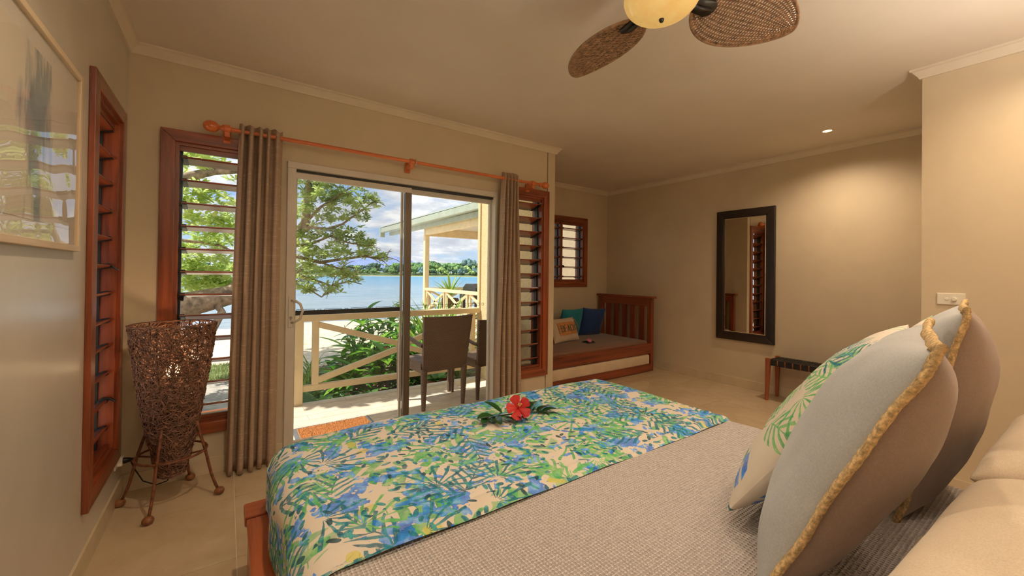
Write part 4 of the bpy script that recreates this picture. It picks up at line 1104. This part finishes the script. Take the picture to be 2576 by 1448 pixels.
# far shore: sand rim, land, mountain and trees one by one
struct('far_shore', mb=MB().grid(lambda i, j: (-320+i*16+0, [205, 214, 230, 300][j]+30*math.sin(i*.35)+.12*(-320+i*16), [-1.2, .3, .8, 2.0][j]), 50, 3), mat=M['farland'])
struct('far_beach', mb=MB().grid(lambda i, j: (-320+i*16+0, [203, 207.5][j]+30*math.sin(i*.35)+.12*(-320+i*16), [-.80, -.52][j]), 50, 1), mat=M['farsand'])
def mount():
    pts = [(300, 0), (330, 22), (400, 60), (480, 95), (545, 118), (600, 112), (660, 134), (760, 150), (830, 142), (900, 155), (960, 150), (1010, 128), (1060, 84), (1130, 40), (1220, 12), (1300, 0)]
    def prof(x):
        for (a, ha), (b, hb) in zip(pts, pts[1:]):
            if a <= x <= b: return ha+(hb-ha)*(x-a)/(b-a)
        return 0
    def f(i, j):
        x = 300+1000*i/90; h = prof(x)*(1+.05*mn.noise((x*.03, 0, 0))); s = 1-abs(j-5)/5
        return (x+j*18, 2300+j*110+40*mn.noise((x*.02, j, 0)), -4+h*.80*s**.75)
    struct('mountain', mb=MB().grid(f, 90, 10), mat=M['mount'])
mount()
def far_edge(x):
    return 214+30*math.sin((x+320)/16*.35)+.12*x
ftm = {}
def far_crown(kind, mat):
    r = random.Random(kind); mb = MB()
    if kind % 4 == 3:   # palm-like: fronds
        for k in range(11):
            a = 2*PI*k/11+r.uniform(-.2, .2); vs = []
            for t in (0, .35, .7, 1): 
                q = .12*(1-t*.7); p = (math.cos(a)*t*.9, math.sin(a)*t*.9, .9+.22*math.sin(t*2.4)-.25*t*t)
                vs += [(p[0]-math.sin(a)*q, p[1]+math.cos(a)*q, p[2]), (p[0]+math.sin(a)*q, p[1]-math.cos(a)*q, p[2]-.05)]
            mb.add(vs, [(0, 1, 3, 2), (2, 3, 5, 4), (4, 5, 7, 6)])
    else:
        for k in range(30):
            a = r.uniform(0, 2*PI); d = .72*math.sqrt(r.random()); rr = r.uniform(.13, .30); zc = .35+.62*r.random()*(1-.5*d*d)
            nu, nv = 12, 8; c = Vector((math.cos(a)*d, math.sin(a)*d, zc)); base = len(mb.v)
            mb.ellipsoid(c, rr, rr, rr*r.uniform(.6, .9), nu, nv)
            for i in range(base, len(mb.v)):
                v = Vector(mb.v[i]); n = mn.noise(v*5+Vector((kind*3, k, 0)))*.22+mn.noise(v*12)*.1; mb.v[i] = tuple(v+(v-c)*n*2.2)
    return mesh_from('foliage', mb, mat, False)
trunk_me = mesh_from('trunk', MB().tube([(0, 0, -.2), (.02, 0, .3), (0, .02, .75)], [.05, .04, .03], 6), M['bark'])
FT = ['dense dark green tree on the far shore across the bay', 'mid green bushy tree on the far shore across the bay', 'pale green spreading tree on the far shore across the bay', 'palm tree on the far shore across the bay']
r = random.Random(77); nf = 0
for row, (dy, cnt) in enumerate(((2, 72), (9, 70), (22, 60))):
    for k in range(cnt):
        x = -30+(190+row*12)*(k+r.uniform(.1, .9))/cnt; y = far_edge(x)+dy+r.uniform(-2, 3)
        kind = r.choice([0, 1, 1, 2, 3] if row < 2 else [0, 0, 1, 3]); mi = {0: r.choice((0, 3)), 1: 1, 2: 2, 3: r.choice((1, 2, 0))}[kind]
        key = (kind, mi, r.randrange(2))
        if key not in ftm: ftm[key] = far_crown(kind+4*key[2]+8*mi, M['far'][mi])
        s = r.uniform(2.2, 3.7)*(1+.28*row)*(.62+.55*sm(60, 110, x)); h = s*r.uniform(.95, 1.5)
        t = thing('far_tree', (x, y, .3+row*.7), FT[kind], 'tree', ['far shore dark trees', 'far shore bushy trees', 'far shore pale trees', 'far shore palms'][kind])
        inst('foliage', ftm[key], t, (0, 0, 0 if kind != 3 else .2*h), (0, 0, r.uniform(0, 6)), (s, s, h)); inst('trunk', trunk_me, t, (0, 0, 0), (0, 0, 0), (s*.6, s*.6, h*(1.15 if kind == 3 else .6)))
for x, dy, s, mat, lab in ((103, 10, 3.2, M['farO'], 'far tree with orange blossom standing out on the opposite shore'), (132, 18, 8.5, M['far'][3], 'tallest blue green tree rising above the far shore')):
    t = thing('far_tree', (x, far_edge(x)+dy, .6), lab, 'tree'); inst('foliage', far_crown(2 if s > 5 else 1, mat), t, (0, 0, 0), (0, 0, 0), (s*.8, s*.8, s*1.15)); inst('trunk', trunk_me, t, (0, 0, 0), (0, 0, 0), (s*.5, s*.5, s*.8))

# ------------------------------------------------------------------ deck, railing, doormat, chairs
DZ = -.05
dk = struct('deck', mb=MB().box(.22, 2.655, YD+T, 4.535, -.40, DZ-.018), mat=M['deckgap'])
x0d, y0d, bw, bl = .22, YD+T, .1375, .81
bme = {}
for j in range(9):
    for i in range(-1, 4):
        xa = max(x0d, x0d+i*bl+(.4 if j % 2 else 0)); xb = min(2.655, x0d+(i+1)*bl+(.4 if j % 2 else 0))
        if xb-xa < .05: continue
        k = round(xb-xa, 3)
        if k not in bme: bme[k] = mesh_from('board', MB().box(-k/2+.0015, k/2-.0015, -bw/2+.0018, bw/2-.0018, -.018, 0), M['deck'])
        inst('board', bme[k], dk, ((xa+xb)/2, y0d+(j+.5)*bw, DZ))
rl = thing('deck_railing', (1.6, 4.49, DZ), 'cream painted timber deck railing with crossed braces outside the sliding door', 'railing')
obj('post', MB().box(.545, .628, 4.45, 4.53, DZ, .775), M['cream_out'], rl, bevel=.003)
obj('top_rail', MB().box(.52, 2.635, 4.435, 4.545, .775, .838), M['cream_out'], rl, bevel=.005); obj('bottom_rail', MB().box(.628, 2.635, 4.465, 4.525, .072, .132), M['cream_out'], rl, bevel=.004)
obj('baluster', MB().box(.712, .772, 4.468, 4.522, .132, .775), M['cream_out'], rl, bevel=.003); obj('baluster', MB().box(2.535, 2.595, 4.468, 4.522, .132, .775), M['cream_out'], rl, bevel=.003)
cxm, czm = 1.653, .44
for sx in (-1, 1):
    for zt in (.735, .172):
        a = (cxm+sx*.885, 4.495, zt); b = (cxm+sx*.02, 4.495, czm+(.02 if zt > .4 else -.02)); obj('brace', MB().bar(a, b, .05, .058, (0, 0, 1)), M['cream_out'], rl, bevel=.003)
mt2 = thing('doormat', (.765, 3.63, DZ), 'orange coir doormat with a grey rubber border on the deck', 'mat')
obj('border', MB().box(.455, 1.075, 3.475, 3.795, DZ, DZ+.010), M['rubber'], mt2, bevel=.002)
cm = MB(); r = random.Random(3)
for i in range(56):
    for j in range(26):
        x, y = .490+.55*(i+.5)/56, 3.51+.25*(j+.5)/26; h = .014+r.uniform(-.004, .004)+(.004 if (i+j) % 4 < 2 else -.002)
        cm.add([(x-.0052, y-.0055, DZ+.009), (x+.0052, y-.0055, DZ+.009), (x+.0052, y+.0055, DZ+.009), (x-.0052, y+.0055, DZ+.009), (x+r.uniform(-.002, .002), y+r.uniform(-.002, .002), DZ+.009+h)], [(0, 1, 4), (1, 2, 4), (2, 3, 4), (3, 0, 4)])
obj('coir_bristles', cm, M['coir'], mt2, kind='stuff')

def armchair(loc, rz, label, first=None, s=1.0):
    root = thing('wicker_armchair', (0, 0, 0), label, 'chair', 'wicker armchairs on the deck')
    # back: curved woven slab leaning backwards
    def back(i, j, off):
        u, v = -1+2*i/14, j/16; w = .232+.030*v; z = .375+v*.535
        y = -.222-.075*v-.022*(1-u*u)*math.sin(PI*min(1, v+.2)); top = .012*(1-u*u)*(v > .97)
        return (u*w, y+off, z-.02*(1-u*u)*(v > .97)+top)
    mb = MB().grid(lambda i, j: back(i, j, .018), 14, 16).grid(lambda i, j: back(i, j, -.018), 14, 16)
    n = 15
    def edge(a, b): return [(a+k, a+k+1, b+k+1, b+k) for k in range(14)]
    q = n*17
    mb.f += edge(0, q)+edge(n*16, q+n*16)+[(k*n, (k+1)*n, q+(k+1)*n, q+k*n) for k in range(16)]+[(k*n+14, (k+1)*n+14, q+(k+1)*n+14, q+k*n+14) for k in range(16)]
    obj('backrest', mb, M['wicker'], root, smooth='auto', local=True)
    def seat(i, j):
        u, v = -1+2*i/12, j/12; w = .245+.035*v; return (u*w, -.215+.475*v, .455+.012*math.sin(PI*v)-.02*(1-u*u)*0+.01*(1-u*u)-.02*max(0, v-.85)/.15)
    sb = MB().grid(seat, 12, 12); nb = len(sb.v); sb.grid(lambda i, j: (seat(i, j)[0], seat(i, j)[1], .365), 12, 12); n = 13
    for k in range(12): sb.f += [(k, k+1, nb+k+1, nb+k), (156+k, 156+k+1, nb+156+k+1, nb+156+k), (k*n, (k+1)*n, nb+(k+1)*n, nb+k*n), (k*n+12, (k+1)*n+12, nb+(k+1)*n+12, nb+k*n+12)]
    obj('seat', sb, M['wicker'], root, smooth='auto', local=True)
    for sx in (-1, 1):
        obj('leg', MB().tube([(sx*.218, -.225, .40), (sx*.216, -.222, .2), (sx*.214, -.215, 0)], [.033, .028, .019], 10), M['wicker'], root, smooth='auto', local=True)
        obj('leg', MB().tube([(sx*.287, .225, 0), (sx*.290, .222, .25), (sx*.292, .215, .45), (sx*.290, .205, .655)], [.019, .027, .030, .028], 10), M['wicker'], root, smooth='auto', local=True)
        obj('armrest', MB().tube([(sx*.290, .230, .668), (sx*.292, .19, .692), (sx*.288, .08, .690), (sx*.275, -.08, .665), (sx*.258, -.20, .636), (sx*.243, -.245, .628)], [.024, .027, .027, .026, .025, .024], 10, squash=.75), M['wicker'], root, smooth='auto', local=True)
    root.location = loc; root.rotation_euler = (0, 0, rz); root.scale = (s, s, s); return root
armchair((1.765, 3.865, DZ), R(1), 'brown wicker armchair with its back to the room behind the glass door')
armchair((2.352, 3.875, DZ), R(3), 'brown wicker armchair against the rendered wall beside the curtain', s=.93)

# ------------------------------------------------------------------ beach tree
def tree():
    t = thing('beach_tree', (-1.6, 6.4, -.5), 'leaning beach tree with grey branches and rosettes of green leaves', 'tree')
    r = random.Random(5)
    obj('trunk', MB().tube([(-2.6, 6.3, -.55), (-2.0, 6.5, .05), (-1.3, 6.7, .50), (-.55, 6.95, .78), (.05, 7.05, .93), (.45, 7.1, 1.25), (.80, 7.1, 1.72), (1.0, 7.1, 2.05), (1.05, 7.1, 2.6), (.85, 7.2, 3.4)], [.30, .25, .21, .18, .14, .11, .075, .065, .055, .04], 10), M['bark'], t, smooth=True)
    limbs = []
    def limb(pts, r0, r1=None):
        n = len(pts); rr = [r0+((r1 or r0*.35)-r0)*i/(n-1) for i in range(n)]
        rr = [q*.72 for q in rr]; obj('branch', MB().tube(pts, rr, 7), M['bark'], t, smooth=True); limbs.append((pts, r0))
    limb([(-.15, 7.0, .85), (-.05, 6.9, .70), (-.22, 6.7, .30), (-.30, 6.6, -.5)], .075, .06)
    limb([(-2.0, 6.5, .05), (-1.9, 6.2, 1.2), (-1.3, 6.1, 2.1), (-.62, 6.2, 2.30), (-.15, 6.3, 2.52), (.25, 6.4, 2.62), (.6, 6.5, 2.9)], .13, .04)
    limb([(-1.9, 6.2, 1.2), (-1.4, 6.6, 1.65), (-.6, 6.9, 1.68), (-.1, 7.0, 1.63), (.12, 7.0, 1.52)], .05, .015)
    limb([(-1.3, 6.1, 2.1), (-1.2, 5.6, 3.2), (-.9, 5.2, 4.0), (-.3, 4.9, 4.5)], .09, .03)
    limb([(.80, 7.1, 1.72), (1.05, 7.05, 1.98), (1.30, 7.0, 1.96), (1.52, 6.95, 2.05), (1.75, 6.95, 2.25), (1.98, 6.9, 2.45)], .045, .012)
    limb([(1.0, 7.1, 2.05), (1.2, 7.0, 2.3), (1.5, 6.95, 2.55), (1.75, 6.9, 2.75)], .04, .01)
    limb([(1.03, 7.1, 2.4), (1.2, 7.2, 2.75), (1.5, 7.2, 2.95)], .035, .01)
    limb([(.80, 7.1, 1.66), (1.05, 7.0, 1.70), (1.35, 6.95, 1.85), (1.6, 6.9, 1.75), (1.85, 6.85, 1.72)], .035, .01)
    limb([(.45, 7.1, 1.25), (.8, 7.0, 1.52), (1.2, 6.95, 1.42), (1.5, 6.9, 1.48), (1.85, 6.85, 1.54), (2.05, 6.8, 1.50), (2.2, 6.8, 1.54)], .05, .012)
    limb([(.45, 7.1, 1.25), (.85, 6.95, 1.22), (1.1, 6.9, 1.15), (1.35, 6.85, 1.05), (1.6, 6.8, 1.13), (1.8, 6.8, 1.08)], .038, .010)
    limb([(.45, 7.1, 1.22), (.80, 6.9, 1.10), (1.0, 6.85, 1.02), (1.2, 6.8, .88)], .03, .012)
    limb([(1.2, 6.95, 1.42), (1.5, 6.9, 1.32), (1.7, 6.85, 1.20)], .022, .008)
    for k in range(90):      # small twigs
        pts, r0 = r.choice(limbs[4:]); i = r.randrange(1, len(pts)); p = Vector(pts[i]); d = Vector((r.uniform(.0, .30), r.uniform(-.2, .2), r.uniform(-.16, .2)))
        obj('twig', MB().tube([p, p+d*.5+Vector((0, 0, .03)), p+d], [.008, .006, .003], 5).tube([p+d*.45+Vector((0, 0, .028)), p+d*.6+Vector((r.uniform(-.1, .1), 0, r.uniform(-.1, .12)))], [.005, .003], 4), M['bark'], t, smooth=True)
    # rosettes of obovate leaves: one part each, five meshes shared between them
    ros = []
    for k in range(6):
        rr = random.Random(100+k); mb = MB()
        for q in range(15):
            a = q*2.4+rr.uniform(-.3, .3); el = rr.uniform(-.1, 1.0); L = rr.uniform(.055, .095); W = L*.38
            Rm = Matrix.Rotation(a, 3, 'Z') @ Matrix.Rotation(el, 3, 'X'); vs = []
            for i, (tt, w) in enumerate(((.05, .10), (.35, .62), (.7, 1.0), (.9, .75), (1.0, .12))):
                for s_ in (-1, 0, 1): vs.append(Rm @ Vector((s_*w*W/2, L*tt, abs(s_)*w*W*.14-L*.25*tt*tt)))
            mb.add(vs, [(i*3+k2, i*3+k2+1, i*3+k2+4, i*3+k2+3) for i in range(4) for k2 in (0, 1)])
        ros.append(mesh_from('leaf_cluster', mb, M['leafT'], True))
    spots = []
    def blob(c, rad, n):
        for k in range(int(n*2.15)):
            d = Vector([max(-1, min(1, r.gauss(0, .5))) for q in range(3)]); spots.append(Vector(c)+Vector((d.x*rad[0], d.y*rad[1], d.z*rad[2])))
    # right-hand crown seen through the sliding door
    for c, rad, n in (((1.0, 7, 2.72), (.26, .4, .26), 24), ((1.32, 7, 2.80), (.25, .3, .2), 12), ((1.30, 7, 2.50), (.3, .3, .2), 16), ((1.75, 6.9, 2.72), (.2, .25, .14), 9), ((1.62, 6.95, 2.45), (.26, .3, .16), 14), ((1.93, 6.9, 2.47), (.16, .2, .14), 9), ((1.0, 7, 2.28), (.24, .35, .2), 15), ((1.40, 7, 2.12), (.22, .25, .14), 8),
                      ((1.75, 6.9, 2.20), (.15, .2, .1), 5), ((1.0, 7, 1.85), (.22, .3, .14), 9), ((1.5, 6.9, 1.90), (.24, .25, .16), 11), ((1.80, 6.9, 1.80), (.22, .25, .15), 13), ((1.05, 7, 1.62), (.24, .3, .16), 12), ((1.45, 6.9, 1.60), (.26, .3, .16), 14), ((1.85, 6.85, 1.60), (.17, .2, .12), 9), ((2.14, 6.8, 1.53), (.10, .1, .05), 5),
                      ((1.0, 6.9, 1.38), (.2, .25, .12), 8), ((1.40, 6.9, 1.28), (.28, .25, .13), 13), ((1.68, 6.85, 1.20), (.14, .2, .1), 6), ((.95, 6.9, 1.12), (.16, .2, .12), 7), ((1.35, 6.85, 1.02), (.14, .15, .1), 6), ((.98, 6.85, .98), (.1, .1, .07), 4)): blob(c, rad, n)
    near = list(spots)
    # left-hand crown seen through the tall window
    for c, rad, n in (((-.3, 6.6, 2.75), (.45, .6, .3), 44), ((-.35, 6.4, 2.15), (.4, .5, .22), 36), ((-.1, 7, 1.9), (.4, .5, .2), 36), ((-.4, 7.3, 1.65), (.5, .5, .2), 26), ((-.2, 7.6, 1.28), (.55, .6, .18), 66), ((-.3, 7.8, 1.02), (.6, .6, .12), 56), ((.1, 8, 1.1), (.4, .5, .15), 24)): blob(c, rad, n)
    # overhead and left crown, added to shade the outer deck and the sand
    extra = len(spots)
    for c, rad, n in (((-.75, 5.38, 4.15), (.8, .32, .45), 56), ((-.4, 5.5, 4.4), (.75, .30, .4), 50), ((-1.2, 10.0, 4.3), (1.3, 1.5, .45), 110), ((-1.4, 5.4, 3.6), (.7, .4, .5), 40), ((-2.2, 6.5, 3.2), (.9, .9, .6), 40)): blob(c, rad, n)
    for k, p in enumerate(spots[:300]):
        o = inst('leaf_cluster', ros[k % 6], t, p, (r.uniform(-.5, .5), r.uniform(-.5, .5), r.uniform(0, 6.28)), (1.12,)*3, local=False)
    mb = MB()
    for k, p in enumerate(spots[300:]):
        me = ros[k % 6]; Rm = Matrix.Rotation(r.uniform(0, 6.28), 3, 'Z') @ Matrix.Rotation(r.uniform(-.5, .5), 3, 'X')
        mb.add([p+Rm @ v.co*(1.12 if k+300 < len(near) else (1.2 if k+300 < extra else 2.3)) for v in me.vertices], [tuple(q.vertices) for q in me.polygons])
    obj('foliage', mb, M['leafT'], t, smooth=True, kind='stuff')
tree()

# ------------------------------------------------------------------ garden plants
ginger = [leaf_mesh('leaf', L, W, b, .25, 7, M['leafG']) for L, W, b in ((.34, .085, .35), (.28, .075, .5), (.38, .09, .25))]
canna = [leaf_mesh('leaf', L, W, b, .3, 7, M['leafC']) for L, W, b in ((.24, .13, .4), (.20, .11, .5))]
strap = [leaf_mesh('leaf', L, W, b, .5, 8, M['leafS'], base=.0) for L, W, b in ((.62, .032, .35), (.52, .028, .6), (.70, .03, .2))]
def plant(kind, x, y, h, n, label, group, seed, spread=.22):
    r = random.Random(seed); z = sand_z(x, y)+.05
    name = {'ginger': 'ginger_plant', 'canna': 'broad_leaf_plant', 'strap': 'strap_leaf_plant'}[kind]
    t = thing(name, (x, y, z), label, 'plant', group)
    if kind == 'ginger':
        st = 7; per = max(3, n//st)
        for s_ in range(st):
            a = r.uniform(0, 6.28); tx, ty = math.cos(a)*spread*r.uniform(.3, 1.2), math.sin(a)*spread*r.uniform(.3, 1.2); hh = h*r.uniform(.7, 1.05)
            obj('stem', MB().tube([(tx*.2, ty*.2, 0), (tx*.5, ty*.5, hh*.6), (tx, ty, hh)], [.011, .009, .005], 6), M['leafG'], t, smooth=True, local=True)
            for k in range(per):
                f = .25+.75*(k+.5)/per; az = a+k*2.6+r.uniform(-.3, .3); sc_ = r.uniform(.75, 1.1)*(.7+.35*f)
                inst('leaf', ginger[k % 3], t, (tx*f, ty*f, hh*f), (r.uniform(.15, .75), 0, az), (sc_*1.15,)*3)
    else:
        me = canna if kind == 'canna' else strap
        for k in range(n):
            az = k*2.4+r.uniform(-.3, .3); sc_ = h*r.uniform(.8, 1.2)
            inst('leaf', me[k % len(me)], t, (r.uniform(-1, 1)*spread*.4, r.uniform(-1, 1)*spread*.4, r.uniform(0, .05)), ((r.uniform(.5, 1.1) if kind == 'canna' else r.uniform(.85, 1.45)), 0, az), (sc_,)*3)
    return t
GL = ['tall glossy ginger plant against the beach, seen just left of the central door stile', 'tallest glossy ginger plant, behind the central door stile', 'tall glossy ginger plant with a red bract above the crossed braces', 'short young ginger plant at the beach end of the garden', 'waist-high ginger plant with a red bract behind the lower left brace', 'ginger plant standing farthest back in the garden by the sand',
      'smallest ginger plant in front of the grassy tufts', 'waist-high ginger plant hidden behind the wicker armchair back']
CL = ['broad-leaved plant at the foot of the left railing post', 'broad-leaved plant behind the first railing baluster', 'broad-leaved plant under the lower left brace', 'broad-leaved plant below the centre of the crossed braces', 'larger broad-leaved plant set back between the post and the ginger', 'broad-leaved plant beside the terracotta pot', 'broad-leaved plant set back behind the bottom rail', 'small broad-leaved plant set back below the ginger with a bract']
SL = ['strap-leaf plant tallest beside the back of the wicker armchair', 'strap-leaf plant rising right behind the wicker armchair seat', 'strap-leaf plant between the two wicker armchairs', 'strap-leaf plant farthest back toward the neighbouring veranda', 'strap-leaf tuft at the deck edge left of the armchair legs', 'strap-leaf tuft at the deck edge below the second armchair', 'strap-leaf plant behind the ginger near the beach']
TL = ['grassy tuft beside the left railing post toward the path', 'grassy tuft between the baluster and the sand', 'grassy tuft at the corner of garden and lawn', 'grassy tuft farthest out on the sand edge']
G = 'ginger plants in the garden beyond the deck'
for k, (x, y, h) in enumerate(((1.62, 6.3, .92), (1.95, 6.45, 1.08), (2.25, 6.1, 1.02), (1.36, 5.95, .58), (1.80, 5.75, .66), (2.40, 6.8, 1.05), (1.25, 5.6, .36), (2.15, 5.6, .70))):
    t = plant('ginger', x, y, h, 63, GL[k], G, 200+k)
    if k in (2, 4): obj('red_bract', MB().ellipsoid((.05, -.08, h*.86), .022, .022, .055, 10, 8), M['redf'], t, smooth=True, local=True, label='red flower bract')
for k, (x, y) in enumerate(((2.58, 5.75), (2.78, 6.1), (2.98, 6.2), (3.15, 6.5), (2.40, 5.52), (2.98, 5.75), (2.6, 6.6))):
    plant('strap', x, y, 1.7 if k < 4 else 1.35, 44, SL[k], 'strap-leaf plants beyond the railing', 300+k)
for k, (x, y, h) in enumerate(((.78, 5.6, .5), (.95, 6.3, .55), (.72, 6.1, .5), (1.1, 7.0, .6))):
    plant('strap', x, y, h, 30, TL[k], 'grassy tufts by the sand', 330+k)
for k, (x, y, h) in enumerate(((.82, 5.0, 1.1), (1.05, 5.2, 1.0), (1.35, 5.0, .9), (1.75, 4.95, .8), (.95, 5.55, 1.2), (2.15, 4.95, 1.0), (1.2, 5.45, 1.1), (1.6, 5.4, .9))):
    plant('canna', x, y, h, 13, CL[k], 'low broad-leaved plants below the deck', 350+k)
def cover():
    r = random.Random(8); mb = MB()
    for k in range(5200):
        x, y = r.uniform(.45, 3.3), r.uniform(4.6, 7.0)
        if x < .45+.28*(y-4.6)*.5: continue
        z = sand_z(x, y)+.04+r.random()**1.5*(.20+.06*math.sin(5*x+3*y)); a = r.uniform(0, 6.28); s = r.uniform(.016, .032); tl = r.uniform(-.5, .7)
        Rm = Matrix.Rotation(a, 3, 'Z') @ Matrix.Rotation(tl, 3, 'X')
        mb.add([Vector((x, y, z))+Rm @ Vector(v) for v in ((0, 0, 0), (s*.6, s*.9, .004), (0, s*2, -.003), (-s*.6, s*.9, .004))], [(0, 1, 2, 3)])
    o = obj('groundcover', mb, M['leafC'], None, smooth=True); o['kind'] = 'stuff'; tag(o, 'dense green groundcover filling the garden bed below the deck', 'groundcover')
    mb = MB()
    for k in range(46):
        x, y = r.uniform(.9, 2.4), r.uniform(4.65, 5.6); z = sand_z(x, y)+.27+r.uniform(-.06, .03); mb.ellipsoid((x, y, z), .011, .011, .006, 6, 4)
    o = obj('tiny_blossoms', mb, M['pink'], None, smooth=True); o['kind'] = 'stuff'; tag(o, 'tiny mauve blossoms scattered over the groundcover', 'flowers')
cover()
pp = thing('terracotta_pot', (2.22, 4.78, -.36), 'terracotta pot with a leafy plant at the deck edge behind the chairs', 'plant pot')
obj('pot', MB().lathe([(0, -.08), (.10, -.08), (.135, .17), (.15, .175), (.15, .21), (.125, .21), (.12, .18), (0, .17)], 22, (2.22, 4.78, -.3)), M['terra'], pp, smooth='auto')
for k in range(12): inst('leaf', canna[k % 2], pp, (2.22, 4.78, -.12), (rnd.uniform(.4, 1.1), 0, k*2.4), (.8,)*3, local=False)

# ------------------------------------------------------------------ neighbouring veranda
nb = thing('neighbour_veranda', (7.5, 12.5, -.3), 'cream neighbouring veranda with a pale steel roof beside the beach', 'veranda')
obj('deck_slab', MB().box(5.95, 11.0, 9.0, 14.3, -.62, -.28), M['deck'], nb)
obj('roof_sheet', MB().add([(5.62, 8.2, 3.27), (5.62, 18.3, 3.30), (12.0, 18.3, 3.62), (12.0, 8.2, 3.60), (5.62, 8.2, 3.31), (5.62, 18.3, 3.34), (12.0, 18.3, 3.66), (12.0, 8.2, 3.64)], [(0, 1, 2, 3), (4, 5, 6, 7), (0, 1, 5, 4), (1, 2, 6, 5), (2, 3, 7, 6), (3, 0, 4, 7)]), M['roofm'], nb)
obj('gutter', MB().box(5.62, 5.78, 8.2, 18.25, 3.06, 3.27), M['fascia'], nb, bevel=.02)
obj('eave_beam', MB().box(5.80, 5.92, 8.2, 17.6, 2.90, 3.06), M['fascia'], nb); obj('gutter_end', MB().box(5.60, 5.80, 18.2, 18.32, 2.88, 3.28), M['fascia'], nb)
obj('side_beam', MB().box(5.98, 6.10, 8.5, 14.05, 2.69, 2.95), M['cream_out'], nb, bevel=.01); obj('front_beam', MB().box(5.98, 11.0, 14.06, 14.2, 2.66, 2.95), M['cream_out'], nb, bevel=.01)
obj('ceiling_panel', MB().box(5.98, 11.0, 8.5, 14.2, 2.95, 2.98), M['corn'], nb)
for x_, y_ in ((5.97, 14.04), (10.8, 14.04)): obj('post', MB().box(x_, x_+.17, y_, y_+.17, -.28, 2.70), M['cream_out'], nb, bevel=.01)
obj('house_wall', MB().box(6.8, 12.0, 8.2, 8.35, -.5, 3.4), M['cream_out'], nb)
def nrail(a, b, nm):
    a, b = Vector(a), Vector(b); d = (b-a); L = d.length; d.normalize()
    g = obj('rail', MB().bar(a+Vector((0, 0, .69)), b+Vector((0, 0, .69)), .12, .10).bar(a+Vector((0, 0, -.12)), b+Vector((0, 0, -.12)), .07, .07), M['cream_out'], nb)
    n = max(1, round(L/1.6))
    for k in range(n):
        p, q = a+d*L*k/n, a+d*L*(k+1)/n
        for o_ in (.06, -.06): obj('baluster', MB().bar((p if o_ > 0 else q)+d*o_*1.6+Vector((0, 0, -.10)), (p if o_ > 0 else q)+d*o_*1.6+Vector((0, 0, .65)), .06, .06, (1, 0, 0)), M['cream_out'], g)
        for s_ in (0, 1): obj('brace', MB().bar(p+d*.12+Vector((0, 0, -.05+s_*.66)), q-d*.12+Vector((0, 0, .61-s_*.66)), .05, .07), M['cream_out'], g)
nrail((6.04, 9.2, 0), (6.04, 14.05, 0), 'a'); nrail((6.12, 14.12, 0), (10.8, 14.12, 0), 'b')
yp = thing('spiky_potted_plant', (6.45, 12.9, -.28), 'spiky green plant in a brown pot on the neighbouring veranda', 'plant')
obj('pot', MB().lathe([(0, 0), (.20, 0), (.30, .30), (.31, .62), (.28, .68), (.24, .66), (0, .62)], 18, (6.45, 12.9, -.28)), M['soil'], yp, smooth='auto')
sp = leaf_mesh('leaf', .85, .075, .10, .4, 6, M['leafS'], base=0)
for k in range(30): inst('leaf', sp, yp, (6.45, 12.9, .48), (rnd.uniform(.0, 1.35), 0, k*2.4), (rnd.uniform(.7, 1.1),)*3, local=False)
bq = thing('barbecue', (7.1, 12.0, -.28), 'dark hooded barbecue behind the rail of the neighbouring veranda', 'barbecue')
obj('hood', MB().prism([(11.55, .62), (11.55, .80), (11.75, .93), (12.25, .93), (12.45, .80), (12.45, .62)], 6.7, 7.9, 'x'), M['bbq'], bq, bevel=.02); obj('tray', MB().box(6.6, 8.0, 11.5, 12.5, .42, .60), M['bbq'], bq, bevel=.02)
for x_ in (6.72, 7.85):
    for y_ in (11.6, 12.4): obj('leg', MB().box(x_, x_+.06, y_, y_+.06, -.28, .42), M['bbq'], bq)
obj('handle', MB().tube([(6.9, 11.52, .72), (6.9, 11.45, .74), (7.7, 11.45, .74), (7.7, 11.52, .72)], .018, 8), M['chrome'], bq)

for i, (x, P) in enumerate(ADDED_UPLIGHTS):  # unseen up-lights, added to brighten the ceiling and room
    t = thing('wall_lamp', (x, YH, 1.80), ['cream up-lighting wall lamp nearest the picture wall on the bed head wall', 'cream up-lighting wall lamp above the middle of the bed head', 'cream up-lighting wall lamp at the far end of the bed head wall'][i], 'wall lamp')
    obj('backplate', MB().box(x-.05, x+.05, YH, YH+.012, 1.72, 1.86), M['white'], t, bevel=.003)
    obj('cup', MB().lathe([(.02, 1.74), (.05, 1.77), (.07, 1.84), (.066, 1.84), (.046, 1.775), (.02, 1.748)], 24, (x, YH+.085, 0)), M['white'], t, smooth='auto')
    l = bpy.data.lights.new('uplight', 'SPOT'); l.energy = P; l.color = (1, .93, .85); l.spot_size = R(168); l.spot_blend = .6; l.shadow_soft_size = .05
    o = bpy.data.objects.new('uplight', l); COL.objects.link(o); o.parent = t; o.location = (0, .085, .045); o.rotation_euler = (PI, 0, 0)
